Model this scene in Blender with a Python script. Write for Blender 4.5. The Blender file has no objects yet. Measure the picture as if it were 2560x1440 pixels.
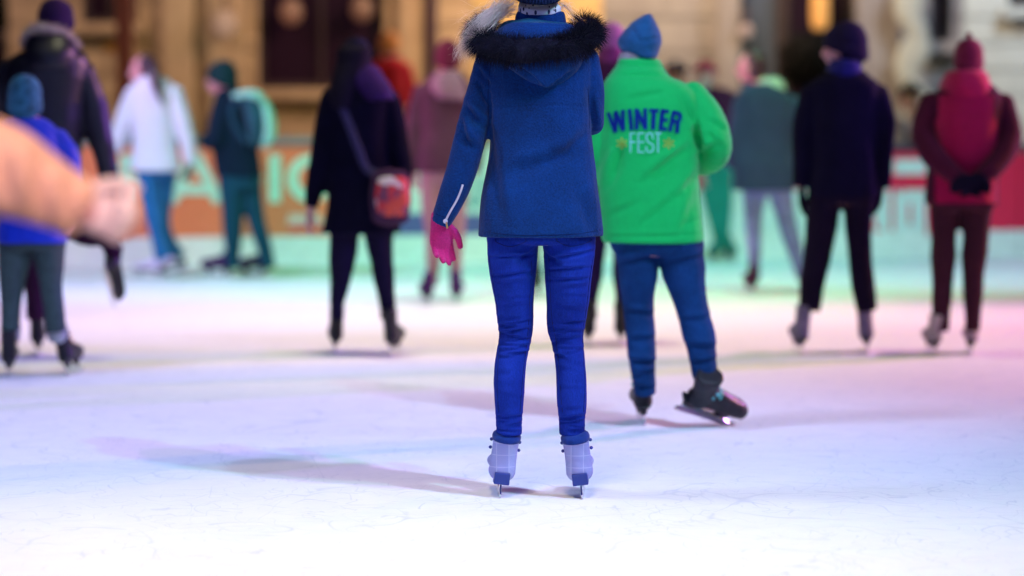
import bpy, bmesh, math, random
import numpy as np
from mathutils import Vector, Matrix
from mathutils.bvhtree import BVHTree
R = math.radians
random.seed(7); rng = np.random.RandomState(7)
C = bpy.context.scene.collection
# ------------------------------------------------------------------ camera model (photo pixels -> world)
F = 7111.0; HC = 1.30; TH = math.atan(437.0 / F); CT, ST = math.cos(TH), math.sin(TH)
def P(px, py, Y):
    r = (py - 720.0) / F
    h = Y * (r * CT + ST) / (CT - r * ST)
    zc = Y * CT + h * ST
    return np.array([(px - 1280.0) / F * zc, Y, HC - h])
def G(py):
    r = (py - 720.0) / F
    return HC * (CT - r * ST) / (r * CT + ST)
def mpp(Y): return Y / F            # metres per photo pixel at depth Y
# ------------------------------------------------------------------ materials
MATS = {}
def nd(nt, t, **kw):
    n = nt.nodes.new(t)
    for k, v in kw.items(): setattr(n, k, v)
    return n
def base_mat(name):
    m = bpy.data.materials.new(name); m.use_nodes = True
    return m, m.node_tree, m.node_tree.nodes['Principled BSDF']
def cloth(name, col, rough=.9, var=.25, scale=60, bump=.25, sheen=None, big=6.0, spec=None, ribs=None, weave=None):
    if name in MATS: return MATS[name]
    lum = max(col[:3]); dk = min(1, lum / .3)
    sheen = (.15 if sheen is None else sheen) * dk; spec = (.2 if spec is None else spec) * (.25 + .75 * dk)
    m, nt, b = base_mat(name)
    L = nt.links.new
    tc = nd(nt, 'ShaderNodeTexCoord')
    n1 = nd(nt, 'ShaderNodeTexNoise'); n1.inputs['Scale'].default_value = scale; n1.inputs['Detail'].default_value = 5
    n2 = nd(nt, 'ShaderNodeTexNoise'); n2.inputs['Scale'].default_value = big; n2.inputs['Detail'].default_value = 3
    L(tc.outputs['Object'], n1.inputs['Vector']); L(tc.outputs['Object'], n2.inputs['Vector'])
    mx = nd(nt, 'ShaderNodeMath', operation='MULTIPLY_ADD'); mx.inputs[1].default_value = .6
    L(n1.outputs['Fac'], mx.inputs[0])
    m2 = nd(nt, 'ShaderNodeMath', operation='MULTIPLY'); m2.inputs[1].default_value = .4
    L(n2.outputs['Fac'], m2.inputs[0]); L(m2.outputs[0], mx.inputs[2])
    cr = nd(nt, 'ShaderNodeValToRGB')
    c = np.array(col[:3])
    cr.color_ramp.elements[0].position = .3; cr.color_ramp.elements[1].position = .7
    cr.color_ramp.elements[0].color = (*np.clip(c * (1 - var), 0, 1), 1)
    cr.color_ramp.elements[1].color = (*np.clip(c * (1 + var), 0, 1), 1)
    L(mx.outputs[0], cr.inputs['Fac']); L(cr.outputs['Color'], b.inputs['Base Color'])
    b.inputs['Roughness'].default_value = rough
    b.inputs['Specular IOR Level'].default_value = spec
    b.inputs['Sheen Weight'].default_value = sheen
    b.inputs['Sheen Roughness'].default_value = .5
    hgt = mx.outputs[0]
    if ribs:
        w = nd(nt, 'ShaderNodeTexWave', wave_type='BANDS', bands_direction=ribs[0])
        w.inputs['Scale'].default_value = ribs[1]; w.inputs['Distortion'].default_value = .6
        L(tc.outputs['Object'], w.inputs['Vector'])
        a = nd(nt, 'ShaderNodeMath', operation='ADD'); L(hgt, a.inputs[0]); L(w.outputs['Fac'], a.inputs[1]); hgt = a.outputs[0]
    bp = nd(nt, 'ShaderNodeBump'); bp.inputs['Strength'].default_value = bump; bp.inputs['Distance'].default_value = .01
    L(hgt, bp.inputs['Height']); L(bp.outputs['Normal'], b.inputs['Normal'])
    MATS[name] = m; return m
def denim(name, col, fade, sc=1.0):
    m, nt, b = base_mat(name); L = nt.links.new; tc = nd(nt, 'ShaderNodeTexCoord')
    mp = nd(nt, 'ShaderNodeMapping'); mp.inputs['Scale'].default_value = (1, 1, .12); L(tc.outputs['Object'], mp.inputs[0])
    a = nd(nt, 'ShaderNodeTexNoise'); a.inputs['Scale'].default_value = 420; a.inputs['Detail'].default_value = 2; L(mp.outputs[0], a.inputs['Vector'])
    f = nd(nt, 'ShaderNodeTexNoise'); f.inputs['Scale'].default_value = 7 * sc; f.inputs['Detail'].default_value = 4; L(tc.outputs['Object'], f.inputs['Vector'])
    g = nd(nt, 'ShaderNodeTexNoise'); g.inputs['Scale'].default_value = 260; g.inputs['Detail'].default_value = 3; L(tc.outputs['Object'], g.inputs['Vector'])
    x = nd(nt, 'ShaderNodeMath', operation='MULTIPLY_ADD'); x.inputs[1].default_value = .35; L(a.outputs['Fac'], x.inputs[0])
    y = nd(nt, 'ShaderNodeMath', operation='MULTIPLY_ADD'); y.inputs[1].default_value = .45; L(f.outputs['Fac'], y.inputs[0])
    z = nd(nt, 'ShaderNodeMath', operation='MULTIPLY'); z.inputs[1].default_value = .2; L(g.outputs['Fac'], z.inputs[0]); L(z.outputs[0], y.inputs[2]); L(y.outputs[0], x.inputs[2])
    cr = nd(nt, 'ShaderNodeValToRGB'); cr.color_ramp.elements[0].position = .36; cr.color_ramp.elements[1].position = .66
    cr.color_ramp.elements[0].color = (*col, 1); cr.color_ramp.elements[1].color = (*fade, 1); L(x.outputs[0], cr.inputs['Fac']); L(cr.outputs['Color'], b.inputs['Base Color'])
    b.inputs['Roughness'].default_value = .9; b.inputs['Specular IOR Level'].default_value = .12
    bp = nd(nt, 'ShaderNodeBump'); bp.inputs['Strength'].default_value = .2; bp.inputs['Distance'].default_value = .004; L(a.outputs['Fac'], bp.inputs['Height']); L(bp.outputs['Normal'], b.inputs['Normal'])
    MATS[name] = m; return m
def plain(name, col, rough=.5, metal=0, spec=.5, emis=None, es=0, coat=0, var=.12, scale=14, bump=.05):
    if name in MATS: return MATS[name]
    m, nt, b = base_mat(name); L = nt.links.new
    tc = nd(nt, 'ShaderNodeTexCoord'); n1 = nd(nt, 'ShaderNodeTexNoise'); n1.inputs['Scale'].default_value = scale; n1.inputs['Detail'].default_value = 6
    L(tc.outputs['Object'], n1.inputs['Vector'])
    cr = nd(nt, 'ShaderNodeValToRGB'); c = np.array(col[:3])
    cr.color_ramp.elements[0].position = .25; cr.color_ramp.elements[1].position = .75
    cr.color_ramp.elements[0].color = (*np.clip(c * (1 - var), 0, 1), 1); cr.color_ramp.elements[1].color = (*np.clip(c * (1 + var), 0, 1), 1)
    L(n1.outputs['Fac'], cr.inputs['Fac']); L(cr.outputs['Color'], b.inputs['Base Color'])
    b.inputs['Roughness'].default_value = rough; b.inputs['Metallic'].default_value = metal
    b.inputs['Specular IOR Level'].default_value = spec; b.inputs['Coat Weight'].default_value = coat
    if emis: b.inputs['Emission Color'].default_value = (*emis, 1); b.inputs['Emission Strength'].default_value = es
    bp = nd(nt, 'ShaderNodeBump'); bp.inputs['Strength'].default_value = bump; bp.inputs['Distance'].default_value = .02
    L(n1.outputs['Fac'], bp.inputs['Height']); L(bp.outputs['Normal'], b.inputs['Normal'])
    MATS[name] = m; return m
def checkcloth(name, c1, c2):
    m, nt, b = base_mat(name); L = nt.links.new
    tc = nd(nt, 'ShaderNodeTexCoord')
    def band(direction, scale, pos):
        w = nd(nt, 'ShaderNodeTexWave', wave_type='BANDS', bands_direction=direction, wave_profile='SIN')
        w.inputs['Scale'].default_value = scale; L(tc.outputs['Object'], w.inputs['Vector'])
        g = nd(nt, 'ShaderNodeMath', operation='GREATER_THAN'); g.inputs[1].default_value = pos; L(w.outputs['Fac'], g.inputs[0]); return g
    a = band('X', 7.5, .985); z = band('Z', 7.5, .985); f = band('Z', 75, .5); f2 = band('X', 2.2, .5)
    mm = nd(nt, 'ShaderNodeMath', operation='MAXIMUM'); L(a.outputs[0], mm.inputs[0]); L(z.outputs[0], mm.inputs[1])
    fm = nd(nt, 'ShaderNodeMath', operation='MULTIPLY'); L(f.outputs[0], fm.inputs[0]); L(f2.outputs[0], fm.inputs[1])
    fs = nd(nt, 'ShaderNodeMath', operation='MULTIPLY'); fs.inputs[1].default_value = .45; L(fm.outputs[0], fs.inputs[0])
    ms = nd(nt, 'ShaderNodeMath', operation='MULTIPLY'); ms.inputs[1].default_value = .28; L(mm.outputs[0], ms.inputs[0])
    ad = nd(nt, 'ShaderNodeMath', operation='MAXIMUM'); L(fs.outputs[0], ad.inputs[0]); L(ms.outputs[0], ad.inputs[1])
    mix = nd(nt, 'ShaderNodeMix', data_type='RGBA'); mix.inputs[6].default_value = (*c1, 1); mix.inputs[7].default_value = (*c2, 1)
    L(ad.outputs[0], mix.inputs[0]); L(mix.outputs[2], b.inputs['Base Color']); b.inputs['Roughness'].default_value = .7
    MATS[name] = m; return m
# ------------------------------------------------------------------ geometry helpers (lists of (verts, faces))
def cat(rows, k=3):
    rows = np.array(rows, float)
    if len(rows) < 3: 
        t = np.linspace(0, 1, k * (len(rows) - 1) + 1)[:, None]; return rows[0] * (1 - t) + rows[-1] * t
    pp = np.vstack([2 * rows[0] - rows[1], rows, 2 * rows[-1] - rows[-2]]); out = []
    for i in range(1, len(pp) - 2):
        p0, p1, p2, p3 = pp[i - 1:i + 3]
        for j in range(k):
            t = j / k
            out.append(.5 * (2 * p1 + (p2 - p0) * t + (2 * p0 - 5 * p1 + 4 * p2 - p3) * t * t + (3 * p1 - p0 - 3 * p2 + p3) * t ** 3))
    out.append(rows[-1]); return np.array(out)
def skin_rings(rings):
    n = len(rings[0]); V = np.vstack(rings); Fc = []
    for i in range(len(rings) - 1):
        for j in range(n):
            a, b = i * n + j, i * n + (j + 1) % n
            Fc.append((a, b, b + n, a + n))
    Fc.append(tuple(range(n))[::-1]); Fc.append(tuple((len(rings) - 1) * n + j for j in range(n)))
    return V, Fc
def tube(path, ra, rb=None, n=16, ref=(0, 1, 0), k=3, round_ends=(True, True)):
    path = np.array(path, float); rb = ra if rb is None else rb
    ra = np.broadcast_to(np.array(ra, float), (len(path),)); rb = np.broadcast_to(np.array(rb, float), (len(path),))
    Q = cat(np.column_stack([path, ra, rb]), k); pts, A_, B_ = Q[:, :3], np.maximum(Q[:, 3], 1e-4), np.maximum(Q[:, 4], 1e-4)
    T = np.gradient(pts, axis=0); T /= np.linalg.norm(T, axis=1)[:, None] + 1e-12
    rings = []; ang = np.linspace(0, 2 * np.pi, n, endpoint=False); ref = np.array(ref, float)
    def ring(p, t, a, b):
        bb = ref - ref.dot(t) * t
        if np.linalg.norm(bb) < .15: bb = np.array([.3, .1, 1.]) - np.array([.3, .1, 1.]).dot(t) * t
        bb = bb / np.linalg.norm(bb); aa = np.cross(bb, t)
        return p + np.outer(np.cos(ang) * a, aa) + np.outer(np.sin(ang) * b, bb)
    if round_ends[0]:
        for q in (1.0, .7, .35): rings.append(ring(pts[0] - T[0] * min(A_[0], B_[0]) * q * .8, T[0], A_[0] * math.sqrt(max(1 - q * q, .01)), B_[0] * math.sqrt(max(1 - q * q, .01))))
    for i in range(len(pts)): rings.append(ring(pts[i], T[i], A_[i], B_[i]))
    if round_ends[1]:
        for q in (.35, .7, 1.0): rings.append(ring(pts[-1] + T[-1] * min(A_[-1], B_[-1]) * q * .8, T[-1], A_[-1] * math.sqrt(max(1 - q * q, .01)), B_[-1] * math.sqrt(max(1 - q * q, .01))))
    return skin_rings(rings)
def hloft(rows, n=28, k=3, e=2.3):
    """rows: (cx, cy, z, rx, ry) horizontal superellipse rings"""
    Q = cat(rows, k); ang = np.linspace(0, 2 * np.pi, n, endpoint=False)
    c, s = np.cos(ang), np.sin(ang)
    cx, sy = np.sign(c) * np.abs(c) ** (2 / e), np.sign(s) * np.abs(s) ** (2 / e)
    rings = [np.column_stack([q[0] + abs(q[3]) * cx, q[1] + abs(q[4]) * sy, np.full(n, q[2])]) for q in Q]
    return skin_rings(rings)
def ell(c, r, n=18, m=12, rot=None):
    rings = []; ang = np.linspace(0, 2 * np.pi, n, endpoint=False)
    for i in range(m + 1):
        ph = np.pi * (i + .02) / (m + .04); rr = math.sin(ph)
        rings.append(np.column_stack([np.cos(ang) * rr * r[0], np.sin(ang) * rr * r[1], np.full(n, math.cos(ph) * r[2])]))
    V, Fc = skin_rings(rings)
    if rot is not None: V = V @ np.array(rot).T
    return V + np.array(c), Fc
def box(c, s, rotz=0):
    V = np.array([(x, y, z) for x in (-.5, .5) for y in (-.5, .5) for z in (-.5, .5)]) * np.array(s)
    if rotz: cr, sr = math.cos(rotz), math.sin(rotz); V = V @ np.array([[cr, sr, 0], [-sr, cr, 0], [0, 0, 1]])
    return V + np.array(c), [(0, 1, 3, 2), (4, 6, 7, 5), (0, 4, 5, 1), (2, 3, 7, 6), (0, 2, 6, 4), (1, 5, 7, 3)]
def xf(g, M=None, t=(0, 0, 0), s=1.0):
    V = g[0] * s
    if M is not None: V = V @ np.array(M).T
    return V + np.array(t), g[1]
def merge(gs):
    Vs, Fs, o = [], [], 0
    for V, Fc in gs:
        Vs.append(V); Fs += [tuple(i + o for i in f) for f in Fc]; o += len(V)
    return np.vstack(Vs), Fs
def RM(rx=0, ry=0, rz=0):
    return np.array((Matrix.Rotation(rz, 3, 'Z') @ Matrix.Rotation(ry, 3, 'Y') @ Matrix.Rotation(rx, 3, 'X')))
# ------------------------------------------------------------------ objects
def tag(o, label=None, cat_=None, group=None, kind=None):
    if label: o['label'] = label
    if cat_: o['category'] = cat_
    if group: o['group'] = group
    if kind: o['kind'] = kind
    return o
def empty(name, loc, label, cat_, group=None, kind=None):
    o = bpy.data.objects.new(name, None); C.objects.link(o); o.location = loc; o.empty_display_size = .1
    return tag(o, label, cat_, group, kind)
def orient(me):
    bm = bmesh.new(); bm.from_mesh(me); bmesh.ops.recalc_face_normals(bm, faces=bm.faces); bm.to_mesh(me); bm.free()
def mk(name, gs, mat, parent=None, org=(0, 0, 0), vox=None, sm=4, disp=None, smooth=True, keep_loc=None, bevel=0):
    V, Fc = merge(gs) if isinstance(gs, list) else gs
    V = V - np.array(org)
    me = bpy.data.meshes.new(name); me.from_pydata(V.tolist(), [], Fc); me.update(); orient(me)
    if vox:
        t = bpy.data.objects.new('tmp', me); C.objects.link(t)
        md = t.modifiers.new('r', 'REMESH'); md.mode = 'VOXEL'; md.voxel_size = vox
        if sm: ms = t.modifiers.new('s', 'SMOOTH'); ms.iterations = sm; ms.factor = .5
        dg = bpy.context.evaluated_depsgraph_get(); dg.update()
        m2 = bpy.data.meshes.new_from_object(t.evaluated_get(dg)); bpy.data.objects.remove(t); bpy.data.meshes.remove(me)
        me = m2; me.name = name
    if disp:
        n = len(me.vertices); co = np.empty(n * 3); me.vertices.foreach_get('co', co); co = co.reshape(-1, 3)
        no = np.empty(n * 3); me.vertex_normals.foreach_get('vector', no); no = no.reshape(-1, 3)
        co2 = co + no * disp(co + np.array(org), no)[:, None]
        me.vertices.foreach_set('co', co2.ravel()); me.update()
    me.materials.clear(); me.materials.append(mat)
    me.polygons.foreach_set('use_smooth', [smooth] * len(me.polygons))
    o = bpy.data.objects.new(name, me); C.objects.link(o)
    if bevel:
        bv = o.modifiers.new('b', 'BEVEL'); bv.width = bevel; bv.segments = 2; bv.limit_method = 'ANGLE'
    if parent: o.parent = parent
    else: o.location = org
    return o
def wrinkle(seed, amp=.005, fx=9., fz=22., warp=1.6):
    r = np.random.RandomState(seed)
    W = [(r.uniform(-1, 1, 3) * np.array([fx, fx, fz]) * r.uniform(.5, 1.3), r.uniform(0, 6.28), r.uniform(-1, 1, 3) * 7, r.uniform(0, 6)) for _ in range(6)]
    def f(p, no):
        d = np.zeros(len(p))
        for w, ph, g, gp in W: d += 1 - 1.6 * np.abs(np.sin(.5 * (p @ w + ph + warp * np.sin(p @ g + gp))))
        return d / 6 * amp * 2.2
    return f
def folds(Y, lst, gain=2.4):
    """lst: (x0,y0,x1,y1,amp,width_px) crease segments in photo pixels on the side facing the camera"""
    S = [(P(a, b, Y)[[0, 2]], P(c, d, Y)[[0, 2]], amp, w * mpp(Y)) for a, b, c, d, amp, w in lst]
    def f(p, no):
        q = p[:, [0, 2]]; d = np.zeros(len(p)); face = np.clip(-no[:, 1] * 1.5 + .3, 0, 1)
        for a, b, amp, w in S:
            ab = b - a; L2 = ab.dot(ab) + 1e-9; t = np.clip(((q - a) @ ab) / L2, 0, 1)
            v = q - a - t[:, None] * ab; dist = np.linalg.norm(v, axis=1); side = np.sign(v[:, 1])
            fade = np.sin(np.clip(t, .02, .98) * np.pi) ** .5
            u = dist / w * side
            d += gain * amp * fade * (-np.exp(-(u) ** 2) + .6 * np.exp(-((u - 1.7)) ** 2))
        return d * face
    return f
def addf(*fs): return lambda p, no: sum(f(p, no) for f in fs)
# ------------------------------------------------------------------ body pieces
def head_geo(h=.235):
    """local: origin head centre, faces +Y, height h (chin to crown)"""
    k = h / .235
    g = [ell((0, -.012, .022), (.076, .096, .093), 20, 14), ell((0, .028, -.045), (.054, .062, .066), 16, 10), ell((0, .068, -.093), (.022, .02, .02), 10, 8)]
    g.append(tube([(0, .092, .022), (0, .104, -.002), (0, .114, -.024), (0, .1, -.036)], [.009, .010, .014, .012], n=10))
    g.append(tube([(-.035, .078, .034), (0, .088, .034), (.035, .078, .034)], [.009, .011, .009], n=8, ref=(0, 0, 1)))
    g.append(tube([(-.02, .086, -.058), (0, .094, -.058), (.02, .086, -.058)], [.006, .008, .006], n=8, ref=(0, 0, 1)))
    for s in (-1, 1): g.append(ell((s * .077, -.004, -.008), (.009, .02, .032), 10, 8)); g.append(ell((s * .036, .062, -.028), (.022, .02, .02), 10, 8))
    return [xf(q, s=k) for q in g]
def frame(d, nrm):
    d = np.array(d, float); d /= np.linalg.norm(d); nrm = np.array(nrm, float); nrm -= nrm.dot(d) * d; nrm /= np.linalg.norm(nrm)
    return d, nrm, np.cross(d, nrm)
def hand_geo(w0, d, nrm, side=1, curl=.35, k=1.0, glove=0.0, spread=.0, curls=None):
    """w0 wrist; d finger direction; nrm palm normal (fingers curl to it); side=+1 thumb on +w"""
    d, nn, w = frame(d, nrm); w0 = np.array(w0, float); g = []; e = glove
    g.append(tube([w0 - d * .02, w0 + d * .03 * k, w0 + d * .065 * k, w0 + d * .088 * k], [.026 + e, (.034 + e), .040 + e, .038 + e], [.020 + e, .018 + e, .016 + e, .013 + e], n=14, ref=nn))
    for i, (off, ln) in enumerate(zip((.029, .010, -.010, -.029), (.070, .080, .074, .058))):
        c = (curls[i] if curls else curl * (1 + .12 * i)); p = w0 + d * (.082 - abs(i - 1.2) * .004) * k + w * off * k * side
        pts = [p]; a = c * .5; sp = spread * off * side
        for sgl in (.45, .32, .23):
            dirv = d * math.cos(a) + nn * math.sin(a) + w * sp * 6; p = p + dirv * ln * sgl * k; pts.append(p); a += c
        g.append(tube(pts, [(.0092 + e * .8) * k, (.009 + e * .8) * k, (.0083 + e * .8) * k, (.007 + e * .7) * k], n=10, ref=nn, k=2))
    p = w0 + d * .022 * k + w * .026 * side * k + nn * .004; a = .5
    pts = [p, p + (d * .75 + w * side * .62 + nn * .25) * .034 * k]; pts.append(pts[-1] + (d * .92 + w * side * .28 + nn * .35) * .030 * k); pts.append(pts[-1] + (d * .95 + nn * .45) * .024 * k)
    g.append(tube(pts, [(.013 + e) * k, (.0115 + e) * k, (.0098 + e) * k, (.008 + e) * k], n=10, ref=nn, k=2))
    return g
def skate(parent, org, base, yaw=0, pitch=0, roll=0, k=1.0, mat=None, sole=None, metal=None, figure=True, vox=.006, laces=None, shaft=.17, cuff=None, flare=0, wid=1.0, flex=0, ankle=None):
    """base: world point where the heel end of the blade meets the ice; toe to local +Y"""
    M = RM(pitch, roll, yaw); base = np.array(base, float)
    if ankle is not None: base = np.array(ankle) - M @ np.array([0, .04, (.075 if figure else .085) + .075]) * k
    def T(gs): return [xf(xf(g, s=k), M, base) for g in gs]
    zb = .075 if figure else .085       # height of sole above ice
    fs = lambda y, z: (0, y - math.sin(flex) * max(0, z - .06), zb + .06 + (z - .06) * math.cos(flex) if z > .06 else zb + z)
    sh = [tube([(0, .055, zb + .012), fs(.05, .06), fs(.035, .11), fs(.03, shaft)], np.array([.041, .039, .039, .041 + flare]) * wid, [.05, .048, .051, .056], n=18, k=3, ref=(0, 1, 0), round_ends=(True, False)),
          tube([(0, .05, zb + .035), (0, .10, zb + .045), (0, .17, zb + .032), (0, .235, zb + .026), (0, .262, zb + .024)], np.array([.038, .037, .041, .039, .026 if figure else .034]) * wid, [.036, .042, .034, .027, .020] if figure else [.036, .046, .042, .036, .030], n=18, ref=(0, 0, 1))]
    boot = mk('ice_skate', T(sh), mat, parent, org, vox=vox, sm=4)
    so = []
    if figure:
        so += [box((0, .16, zb - .004), (.066, .19, .012)), xf(box((0, 0, 0), (.053, .07, .04)), None, (0, .030, zb - .008))]
    else:
        so += [tube([(0, .0, zb - .005), (0, .28, zb - .005)], [.026, .022], [.008, .008], n=10, k=2, ref=(0, 0, 1)), tube([(0, .055, zb - .002), (0, .05, zb - .045)], [.026, .009], [.03, .035], n=12, k=1, round_ends=(False, False)), tube([(0, .205, zb - .002), (0, .21, zb - .045)], [.026, .009], [.03, .035], n=12, k=1, round_ends=(False, False))]
    mk('sole', T(so), sole, boot, org, smooth=False, bevel=.003)
    bk0 = -.012 if figure else .012
    outline = [(bk0, .004), (bk0 + .012, -.0), (.27, 0), (.292, .012), (.296, .028), (.27, .022), (.24, .03), (.235, .05), (.19, .05), (.18, .028 if figure else .048), (.085, .026 if figure else .048), (.07, .05), (.028, .05), (bk0 + .02, .026), (bk0, .016)]
    th = .0028; n = len(outline)
    V = np.array([(-th, y, z) for y, z in outline] + [(th, y, z) for y, z in outline]); Fc = [tuple(range(n)), tuple(range(2 * n - 1, n - 1, -1))] + [(i, (i + 1) % n, (i + 1) % n + n, i + n) for i in range(n)]
    mk('blade', T([(V, Fc)]), metal, boot, org, smooth=False)
    if laces:
        g = [tube([(-.03, .088 + .018 * i, zb + .088 - .010 * i), (0, .100 + .018 * i, zb + .098 - .012 * i), (.03, .088 + .018 * i, zb + .088 - .010 * i)], .0035, n=6, ref=(0, 0, 1)) for i in range(4)]
        for i in range(2):
            for s in (-1, 1): g.append(ell((s * (.041 + flare * .5) * wid, .062 - i * .004, zb + .088 + .028 * i), (.006, .006, .006), 8, 6))
        mk('laces', T(g), laces, boot, org)
    if cuff:
        mk('cuff', T([tube([(0, .03, zb + shaft - .012), (0, .027, zb + shaft + .004), (0, .025, zb + shaft + .014)], np.array([.0425, .0428, .034]) * wid, [.056, .056, .045], n=18, k=3, round_ends=(False, False))]), cuff, boot, org)
    return boot
def strands(paths_fn, count, width, segs=5):
    """paths_fn(i)-> array of points; ribbons"""
    V, Fc = [], []
    for i in range(count):
        p = np.array(paths_fn(i)); m = len(p); t = np.gradient(p, axis=0); side = np.cross(t, rng.normal(size=3)); side /= np.linalg.norm(side, axis=1)[:, None] + 1e-9
        w = width * (1 - np.linspace(0, 1, m) ** 1.5 * .92)[:, None]
        o = len(V); V += (p - side * w).tolist() + (p + side * w).tolist()
        Fc += [(o + j, o + j + 1, o + m + j + 1, o + m + j) for j in range(m - 1)]
    return np.array(V), Fc
def fur_on_tube(path, rad, count, length, width, grav=.3, jitter=.6, bias=(0, 0, 0)):
    Q = cat(path, 6); T = np.gradient(Q, axis=0); T /= np.linalg.norm(T, axis=1)[:, None]
    def f(i):
        u = rng.rand() * (len(Q) - 1.001); j = int(u); c = Q[j] * (1 - u + j) + Q[j + 1] * (u - j); t = T[j]
        r = rng.normal(size=3); r -= r.dot(t) * t; r /= np.linalg.norm(r)
        dirv = r + rng.normal(size=3) * jitter * .4 + np.array(bias); L = length * rng.uniform(.5, 1.15); p = c + r * rad * .85; out = [p]
        for q in range(3):
            dirv = dirv + np.array([0, 0, -grav]) * .35 + rng.normal(size=3) * .12; dirv /= np.linalg.norm(dirv); p = p + dirv * L / 3; out.append(p)
        return out
    return strands(f, count, width)
# ------------------------------------------------------------------ materials used by people
SKIN = plain('skin', (.62, .30, .32), .55, spec=.35, var=.08)
STEEL = plain('steel', (.75, .77, .8), .22, metal=1, var=.03)
BLK = plain('black_rubber', (.012, .012, .016), .5)
LEATH = plain('black_leather', (.008, .008, .014), .42, spec=.3, var=.4, scale=12, bump=.5)
EYE = plain('eye', (.03, .02, .015), .15)
LIP = plain('lip', (.4, .12, .12), .5)
def person(name, foot, sp):
    Y = sp.get('Y', G(foot)); m = mpp(Y)
    vox = sp.get('vox', .009); seed = sp.get('seed', foot)
    cx = sp['cx']; org = tuple(P(cx, foot, Y) * np.array([1, 1, 0]))
    pt = lambda q: P(q[0], q[1], Y) + np.array([0, (q[2] if len(q) > 3 else 0), 0])      # (px,py,dy,w) or (px,py,w)
    body = []; 
    # torso rows (py, xl, xr[, thick, dy])
    tk = sp.get('thick', .62)
    def rows(rr, shrink=1.0, tkk=None):
        out = []
        for q in rr:
            a, b = P(q[1], q[0], Y), P(q[2], q[0], Y); rx = (b[0] - a[0]) / 2 * shrink
            th = (q[3] if len(q) > 3 and q[3] else (tkk or tk) * rx / shrink) * shrink; dy = q[4] if len(q) > 4 else 0
            out.append(((a[0] + b[0]) / 2, Y + dy, a[2], rx, th))
        return out
    hx, ht, hb, yaw = sp['head'][:4]; hp = P(hx, (ht + hb) / 2, Y); hh = (hb - ht) * m; hdy = sp.get('hdy', .02); tilt = sp.get('tilt', 0)
    HM = RM(sp.get('nod', 0), tilt, R(yaw)); hc = hp + np.array([0, hdy, 0]); hk = hh / .235
    body += [xf(g, HM, hc) for g in head_geo(hh)]
    tr = rows(sp['torso'], .72); tr[-1] = tr[-1][:2] + (tr[-1][2] + .04,) + tr[-1][3:]; tr[-2] = tr[-2] if tr[-2][2] > tr[-1][2] + .01 else tr[-2][:2] + (tr[-1][2] + .02,) + tr[-2][3:]; body.append(hloft(tr))
    nk = np.array(tr[0][:3]) + np.array([0, 0, -.05]); body.append(tube([nk, (nk + hc) / 2, hc - np.array([0, .01, .02])], [.062 * hk, .056 * hk, .056 * hk]))
    for i, s in enumerate(sp.get('sleeves', [])):
        pts = [pt(q) for q in s]; w = np.array([q[-1] * m for q in s]); body.append(tube(pts, np.maximum(w * .6, .022)))
    for s in sp['legs']:
        pts = [pt(q) for q in s]; w = np.array([q[-1] * m for q in s]) * .64; w[-1] = min(w[-1] * .7, .026); pts[-1] = pts[-1] + np.array([0, .03, .02]); body.append(tube(pts, np.maximum(w, .02)))
    if 'pelvis' in sp: body.append(hloft(rows(sp['pelvis'], .78)))
    hands = sp.get('hands', [])
    for hd in hands:
        q = hd[0]; body += hand_geo(P(q[0], q[1], Y) + np.array([0, q[2], 0]), hd[1], hd[2], hd[3], hd[4], sp.get('hk', 1.0), -.001 if sp.get('gloves') else 0, hd[5] if len(hd) > 5 else 0, hd[6] if len(hd) > 6 else None)
    b = mk('person', body, SKIN, None, org, vox=min(vox, .008), sm=2); tag(b, sp['label'], sp.get('cat', 'person'), sp.get('group', 'skaters on the ice rink'))
    eyes = [xf(ell((s * .031 * hk, .083 * hk, .012 * hk), (.011 * hk, .008 * hk, .007 * hk), 8, 6), HM, hc) for s in (-1, 1)]
    for e1 in eyes: mk('eye', e1, EYE, b, org)
    # coat
    coat = [hloft(rows(sp['torso']))]
    for s in sp.get('sleeves', []):
        pts = [pt(q) for q in s]; w = [q[-1] * m for q in s]; coat.append(tube(pts, w, np.array(w) * 1.05, n=20, round_ends=(True, False)))
    for e_ in sp.get('coat_extra', []): coat.append(e_(Y, m))
    df = [wrinkle(seed, sp.get('wr', .006))]
    if 'folds' in sp: df.append(folds(Y, sp['folds']))
    co = mk(sp.get('coatname', 'jacket'), coat, sp['coat'], b, org, vox=vox, sm=sp.get('csm', 4), disp=addf(*df))
    # trousers
    if sp.get('trousers'):
        tg = []
        for s in sp['legs']:
            pts = [pt(q) for q in s]; w = [q[-1] * m for q in s]; tg.append(tube(pts, w, np.array(w) * sp.get('legthick', 1.12), n=20, round_ends=(True, False)))
        if 'pelvis' in sp: tg.append(hloft(rows(sp['pelvis']), e=2.2))
        df = [wrinkle(seed + 1, sp.get('twr', .006), 7, 26)]
        if 'tfolds' in sp: df.append(folds(Y, sp['tfolds']))
        mk('trousers', tg, sp['trousers'], b, org, vox=sp.get('tvox', vox), sm=sp.get('tsm', 3), disp=addf(*df))
    # gloves
    if sp.get('gloves'):
        for hd in hands:
            q = hd[0]; mk('glove', hand_geo(P(q[0], q[1], Y) + np.array([0, q[2], 0]), hd[1], hd[2], hd[3], hd[4], sp.get('hk', 1.0), .0025, hd[5] if len(hd) > 5 else 0, hd[6] if len(hd) > 6 else None), sp['gloves'], b, org, vox=.0045 if vox < .008 else .006, sm=1)
    # headwear
    hat = sp.get('hat')
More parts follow.
